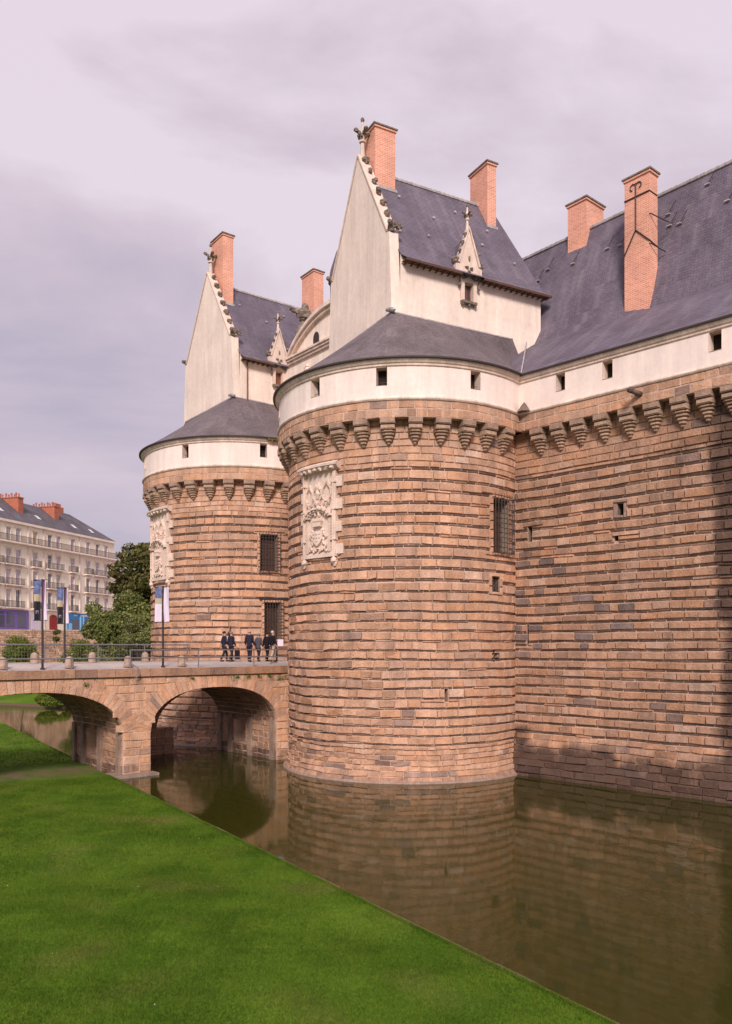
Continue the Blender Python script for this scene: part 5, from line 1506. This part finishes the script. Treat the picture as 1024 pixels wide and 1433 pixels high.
z = 9.4
m.build('cornice', 'facade_trim', AB)
m = MB(); z = 12.4
while z < 21.8:
    prect(m, SA, UR - .55, UR + .03, z, z + .3, 0, .10); z += .42
pieces(m, 'corner_quoin', 'facade_trim', AB)
nm = 0
for u in us:
    for k, (z0, z1) in enumerate(fl):
        h = (u - .5, u + .5, z0, z1); f = MB(); recess(f, SA, h, .22, mi=0, mb_i=0, back=False)
        prect(f, SA, u - .62, u - .5, z0, z1 + .15, 0, .07); prect(f, SA, u + .5, u + .62, z0, z1 + .15, 0, .07); prect(f, SA, u - .7, u + .7, z1 + .15, z1 + .32, 0, .16)
        w_ = f.build('window', 'facade_trim', AB)
        g_ = MB(); prect(g_, SA, u - .5, u + .5, z0, z1, -.24, -.2)
        yl = (k == 3 and abs(u - ua(49)) < .1); g_.build('pane', 'yellow_blind' if yl else random.choice(['pane_far', 'pane_far', 'banner_white', 'frame_white'] if k == 3 else ['pane_far', 'frame_white', 'banner_white']), w_)
        g_ = MB(); 
        for a in (-.5, -.04, .42): prect(g_, SA, u + a, u + a + .08, z0, z1, -.2, -.12)
        prect(g_, SA, u - .5, u + .5, z0 + (z1 - z0) * .7, z0 + (z1 - z0) * .7 + .07, -.2, -.12); g_.build('window_frame', 'frame_white', w_)
def balcony(u0, u1, z):
    m = MB(); m.prism([SA(u0, z - .18, 0), SA(u1, z - .18, 0), SA(u1, z - .02, 0), SA(u0, z - .02, 0)], SA.nn * .6); b = m.build('balcony', 'facade_trim', AB)
    m = MB(); m.box(SA(u0, z + .92, .52), SA.e * (u1 - u0), SA.nn * .06, (0, 0, .06)); m.box(SA(u0, z + .05, .54), SA.e * (u1 - u0), SA.nn * .03, (0, 0, .06))
    u = u0
    while u <= u1 + .01: m.box(SA(u - .03, z, .53), SA.e * .06, SA.nn * .04, (0, 0, .95)); u += .2
    for uu in (u0, u1): m.box(SA(uu - .02, z, 0), SA.e * .04, SA.nn * .58, (0, 0, .95)) if False else [m.box(SA(uu - .02, z, .06 + .16 * k), SA.e * .04, SA.nn * .05, (0, 0, .95)) for k in range(3)]
    m.build('balcony_rail', 'balcony_iron', b)
for z0, _ in fl[:3]:
    pr = [(0, 0), (1, 2), (3, 4), (5, 5), (6, 7), (8, 8), (9, 9), (10, 11)] if z0 != fl[1][0] else [(0, 0), (1, 2), (3, 4), (5, 5), (6, 7), (8, 8), (9, 11)]
    for a, b in pr: balcony(us[a] - .95, us[b] + .95, z0)
balcony(UL, UR + .3, fl[3][0])
# shop fronts and door
def rect_part(name, x0, x1, z0, z1, o0, o1, mt, par=AB):
    m = MB(); prect(m, SA, ua(x0), ua(x1), z0, z1, o0, o1); return m.build(name, mt, par)
sp_ = rect_part('shopfront', -25, 38.5, 9.0, 12.0, 0, .25, 'shop_purple'); sp_['label'] = 'purple painted shopfront'
for a, b in ((-20, -8), (-5.5, 4), (6.8, 17.8), (22.5, 34)): rect_part('shop_window', a, b, 9.5, 11.2, .25, .29, 'pane_far', sp_); rect_part('fanlight', a + .5, b - .5, 11.35, 11.75, .25, .29, 'pane_far', sp_)
sg = rect_part('shopfront', 42, 57, 9.0, 11.7, 0, .1, 'frame_white'); sg['label'] = 'plain pale shopfront'
for a, b in ((43.5, 47.2), (48, 51.6), (52.4, 56)): rect_part('shop_window', a, b, 9.2, 10.9, .1, .14, 'banner_white', sg)
m = MB(); u0, u1 = ua(69), ua(79.5); um = (u0 + u1) / 2; hwd = (u1 - u0) / 2
plate(m, SA, [(u0, 9.0), (u1, 9.0), (u1, 11.2)] + [(um + hwd * math.cos(a), 11.2 + .45 * math.sin(a)) for a in [i * math.pi / 8 for i in range(1, 8)]] + [(u0, 11.2)], 0, .08); dr_ = m.build('door', 'door_red', AB); dr_['label'] = 'arched dark red door'
m = MB(); prect(m, SA, um - .03, um + .03, 9, 11.5, .08, .12); 
for z in (9.3, 10.2): 
    for q in (-.55, .15): prect(m, SA, um + q, um + q + .4, z, z + .7, .08, .11)
m.build('door_panels', 'door_red', dr_)
sb = rect_part('shopfront', 93.5, 156, 9.0, 12.0, 0, .3, 'shop_blue'); sb['label'] = 'bright blue shopfront'
for a, b in ((97, 108), (117, 128), (131, 142)): rect_part('shop_window', a, b, 9.3, 11.1, .3, .34, 'pane_far', sb)
for a, b in ((109.5, 111.2), (113.6, 115.2)): rect_part('shop_pilaster', a, b, 9.0, 11.6, .3, .42, 'shop_lightblue', sb)
rect_part('shop_poster', 94.2, 98.4, 9.1, 10.4, .3, .36, 'shop_lightblue', sb)
# shop sign letters: small white strokes over the blue front
m = MB()
for i in range(15):
    if i in (3, 4): continue
    a = 101 + i * 1.9; prect(m, SA, ua(a), ua(a + 1.2), 11.62, 11.86, .3, .34)
m.build('sign_lettering', 'frame_white', sb)
# roof with hipped right end
zr_ = 29.9; rd = -SA.nn * 5.6
m = MB(); a0, a1 = SA(UL, 25.4, .35), SA(.35, 25.4, .35); r0 = SA(UL, zr_, 0) + rd; r1 = SA(-5.2, zr_, 0) + rd; b0_, b1_ = SA(UL, 25.4, -.0) + bk, SA(.35, 25.4, 0) + bk
m.face([a0, a1, r1, r0]); m.face([a1, b1_, r1]); m.face([b1_, b0_, r0, r1]); m.build('roof', 'slate_far', AB, uv=True)
for px, w0, w1, zz in ((47, 2.4, 4.9, 29.8), (99, 2.8, 4.9, 29.9), (-5, 2.4, 4.9, 29.8)):
    u = ua(px) 
    m = MB(); m.box(SA(u - .55, 26.5, 0) - SA.nn * w0, SA.e * 1.1, -SA.nn * (w1 - w0 + .8), (0, 0, zz - 26.5)); c = m.build('chimney', 'terracotta', AB)
    m = MB(); m.box(SA(u - .65, zz, 0) - SA.nn * (w0 - .1), SA.e * 1.3, -SA.nn * (w1 - w0 + 1.0), (0, 0, .15)); m.build('cap', 'terracotta', c)
    m = MB(); 
    for k in range(9): q = SA(u + random.uniform(-.2, .2), zz + .15, 0) - SA.nn * (w0 + .3 + k * .52); m.lathe(q, [(.16, 0), (.13, .3), (.17, .55 + .2 * (k % 2))], n=6)
    pieces(m, 'chimney_pot', 'terracotta', c)
u = ua(118); m = MB(); m.box(SA(u - .9, 26, -5.2), SA.e * 2.2, -SA.nn * 1.2, (0, 0, 4.7)); c = m.build('chimney', 'terracotta', AB); m = MB()
for k in range(5): m.lathe(SA(u - .6 + k * .4, 30.7, -5.7), [(.15, 0), (.12, .3), (.16, .6)], n=6)
pieces(m, 'chimney_pot', 'terracotta', c)
for px, f in ((14, .35), (66, .35), (114, .3), (136, .25)):
    u = ua(px); q = SA(u, 25.4 + (zr_ - 25.4) * f, .35 - 5.95 * f); up = (SA(0, zr_, 0) + rd - SA(0, 25.4, .35)).normalized(); m = MB(); m.box(q + SA.nn * .05, SA.e * .7, up * 1.1, SA.nn * .08); m.build('skylight', 'frame_white', AB)

# ------------------------------------------------------------------ trees and bushes
mat('bark', (.09, .065, .05), noise_s=4, amount=.4)
ml = mat('leaf', attr=True, rough=.75, spec=.2); t = ml.node_tree; tr = N(t, 'ShaderNodeBsdfTranslucent'); mxs = N(t, 'ShaderNodeMixShader', inp={0: .25}); L(t, t.nodes['Attribute'], 'Color', tr, 0)
L(t, t.nodes['Principled BSDF'], 0, mxs, 1); L(t, tr, 0, mxs, 2); L(t, mxs, 0, t.nodes['Material Output'], 0)
def crown(clumps, nleaf, size, cols_, seed):
    rg = np.random.default_rng(seed); V = []; C = []
    vol = np.array([c[3] * c[4] * c[5] for c in clumps]) ** (2 / 3); vol = vol / vol.sum()
    for (x, y, z, rx, ry, rz), f in zip(clumps, vol):
        n = int(nleaf * f); d = rg.normal(size=(n, 3)); d /= np.linalg.norm(d, axis=1)[:, None]; r_ = rg.uniform(.55, 1.08, n) ** .6
        lump = 1 + .16 * np.sin(d[:, 0] * 7 + x) * np.sin(d[:, 1] * 6 + y) + .12 * np.sin(d[:, 2] * 9 + z)
        c = np.array([x, y, z]) + d * np.array([rx, ry, rz]) * (r_ * lump)[:, None]
        nn = d + rg.normal(size=(n, 3)) * .6; nn /= np.linalg.norm(nn, axis=1)[:, None]
        t1 = np.cross(nn, rg.normal(size=(n, 3))); t1 /= np.linalg.norm(t1, axis=1)[:, None]; t2 = np.cross(nn, t1); s = rg.uniform(.6, 1.3, n)[:, None] * size
        q = np.stack([c - t1 * s * .5, c + t2 * s * .35, c + t1 * s * .5, c - t2 * s * .35], 1); V.append(q.reshape(-1, 3))
        base = np.array(cols_)[rg.integers(0, len(cols_), n)] * rg.uniform(.7, 1.35, (n, 1)) * rg.uniform(.85, 1.15); C.append(np.repeat(base, 4, axis=0))
    V = np.concatenate(V); C = np.concatenate(C); me = bpy.data.meshes.new('crown'); me.vertices.add(len(V)); me.vertices.foreach_set('co', V.ravel()); me.loops.add(len(V)); me.loops.foreach_set('vertex_index', np.arange(len(V), dtype=np.int32))
    me.polygons.add(len(V) // 4); me.polygons.foreach_set('loop_start', np.arange(0, len(V), 4, dtype=np.int32))
    ca = me.color_attributes.new('Col', 'FLOAT_COLOR', 'CORNER'); ca.data.foreach_set('color', np.concatenate([C, np.ones((len(C), 1))], 1).ravel()); me.materials.append(MAT['leaf']); me.update(); me.validate(); return me
def tree(name, label, cat, base, ht, clumps, nleaf, size, cols_, seed, tr_=.3, group=None):
    t = thing(name, label, cat, base, group=group); b = Vector(base); rd_ = random.Random(seed)
    m = MB(); top = Vector((sum(c[0] for c in clumps) / len(clumps), sum(c[1] for c in clumps) / len(clumps), b.z + ht * .75)); mid = b.lerp(top, .45) + Vector((rd_.uniform(-.3, .3), 0, 0))
    m.tube(b - Vector((0, 0, .3)), mid, tr_, tr_ * .75, n=8); m.tube(mid, top, tr_ * .75, tr_ * .3, n=7); m.build('trunk', 'bark', t)
    for c in clumps[:: max(1, len(clumps) // 12)]:
        m = MB(); s = b.lerp(top, rd_.uniform(.3, .85)); e = Vector(c[:3]); k = (s + e) / 2 + Vector((0, 0, .05 * ht)); m.tube(s, k, tr_ * .35, tr_ * .22, n=5); m.tube(k, e, tr_ * .22, tr_ * .06, n=5); m.build('limb', 'bark', t)
    o = bpy.data.objects.new('crown', crown(clumps, nleaf, size, cols_, seed)); COL.objects.link(o); put(o, t); return t
def mk(c, r_, n, s0, s1, seed):
    rd_ = random.Random(seed); res = []
    for _ in range(n):
        d = Vector((rd_.gauss(0, 1), rd_.gauss(0, 1), rd_.gauss(0, 1))).normalized() * rd_.uniform(.45, .85); k = rd_.uniform(s0, s1)
        res.append((c[0] + d.x * r_[0], c[1] + d.y * r_[1], c[2] + d.z * r_[2], k * 1.1, k * 1.1, k * .8))
    return res
DG = [(.10, .105, .028), (.07, .078, .022), (.13, .12, .033), (.14, .11, .04)]
MG = [(.13, .155, .04), (.10, .125, .035), (.18, .195, .055), (.22, .22, .075)]
LG = [(.12, .16, .02), (.09, .13, .018), (.17, .20, .03)]
tree('broadleaf_tree', 'big dark green tree behind the apartment building end and the far tower', 'tree', (-33.5, 124, 8.8), 17, mk((-32.0, 124, 15.0), (8.2, 6, 9.2), 80, 1.2, 2.3, 4), 42000, .62, DG, 4, .5)
tree('broadleaf_tree', 'mid green bushy tree left of the far tower in front of the shopfront', 'tree', (-26.5, 87, 1.3), 11, mk((-26.2, 87, 8.4), (4.4, 3.2, 3.7), 30, .9, 1.6, 8) + mk((-26.2, 86, 5.4), (3.9, 2.6, 1.6), 14, .9, 1.3, 9) + [(-29.6, 87, 10.6, .9, .8, .9), (-30.0, 87, 8.2, 1, 1, .9)], 34000, .30, MG, 8, .2)
tree('shrub', 'loose shrub with pale blossom close to the left side of the far tower', 'shrub', (-24.0, 83, 1.1), 7, mk((-23.7, 83, 7.6), (1.6, 1.5, 2.2), 10, .6, 1.0, 15), 6000, .2, MG + MG + [(.30, .27, .22)], 15, .08)
tree('rounded_bush', 'rounded light green bush at the left edge before the retaining wall', 'bush', (-40.2, 94, 1.0), 6, mk((-40.6, 94, 5.4), (1.6, 1.4, 2.3), 22, .7, 1.0, 21), 12000, .18, LG, 21, .08, 'bushes before the retaining wall')
tree('rounded_bush', 'rounded light green bush between the second banner pole and the mid green tree', 'bush', (-33.0, 92, 1.0), 6, mk((-33.0, 92, 5.2), (1.9, 1.4, 2.3), 22, .7, 1.0, 22), 13000, .18, LG, 22, .08, 'bushes before the retaining wall')
tree('shrub', 'low leafy plants on the far bank seen through the left arch', 'shrub', (-32.5, 83.5, .4), 1.3, mk((-32.5, 83.5, .9), (2.6, .8, .45), 12, .45, .7, 25), 7000, .16, LG, 25, .05)
tree('shrub', 'dark climbing shrub on the retaining wall beside the left banner pole', 'shrub', (-36.8, 95, 6), 2.2, mk((-36.9, 95.5, 7.9), (.3, .3, .9), 5, .25, .4, 31), 1500, .14, DG, 31, .05)
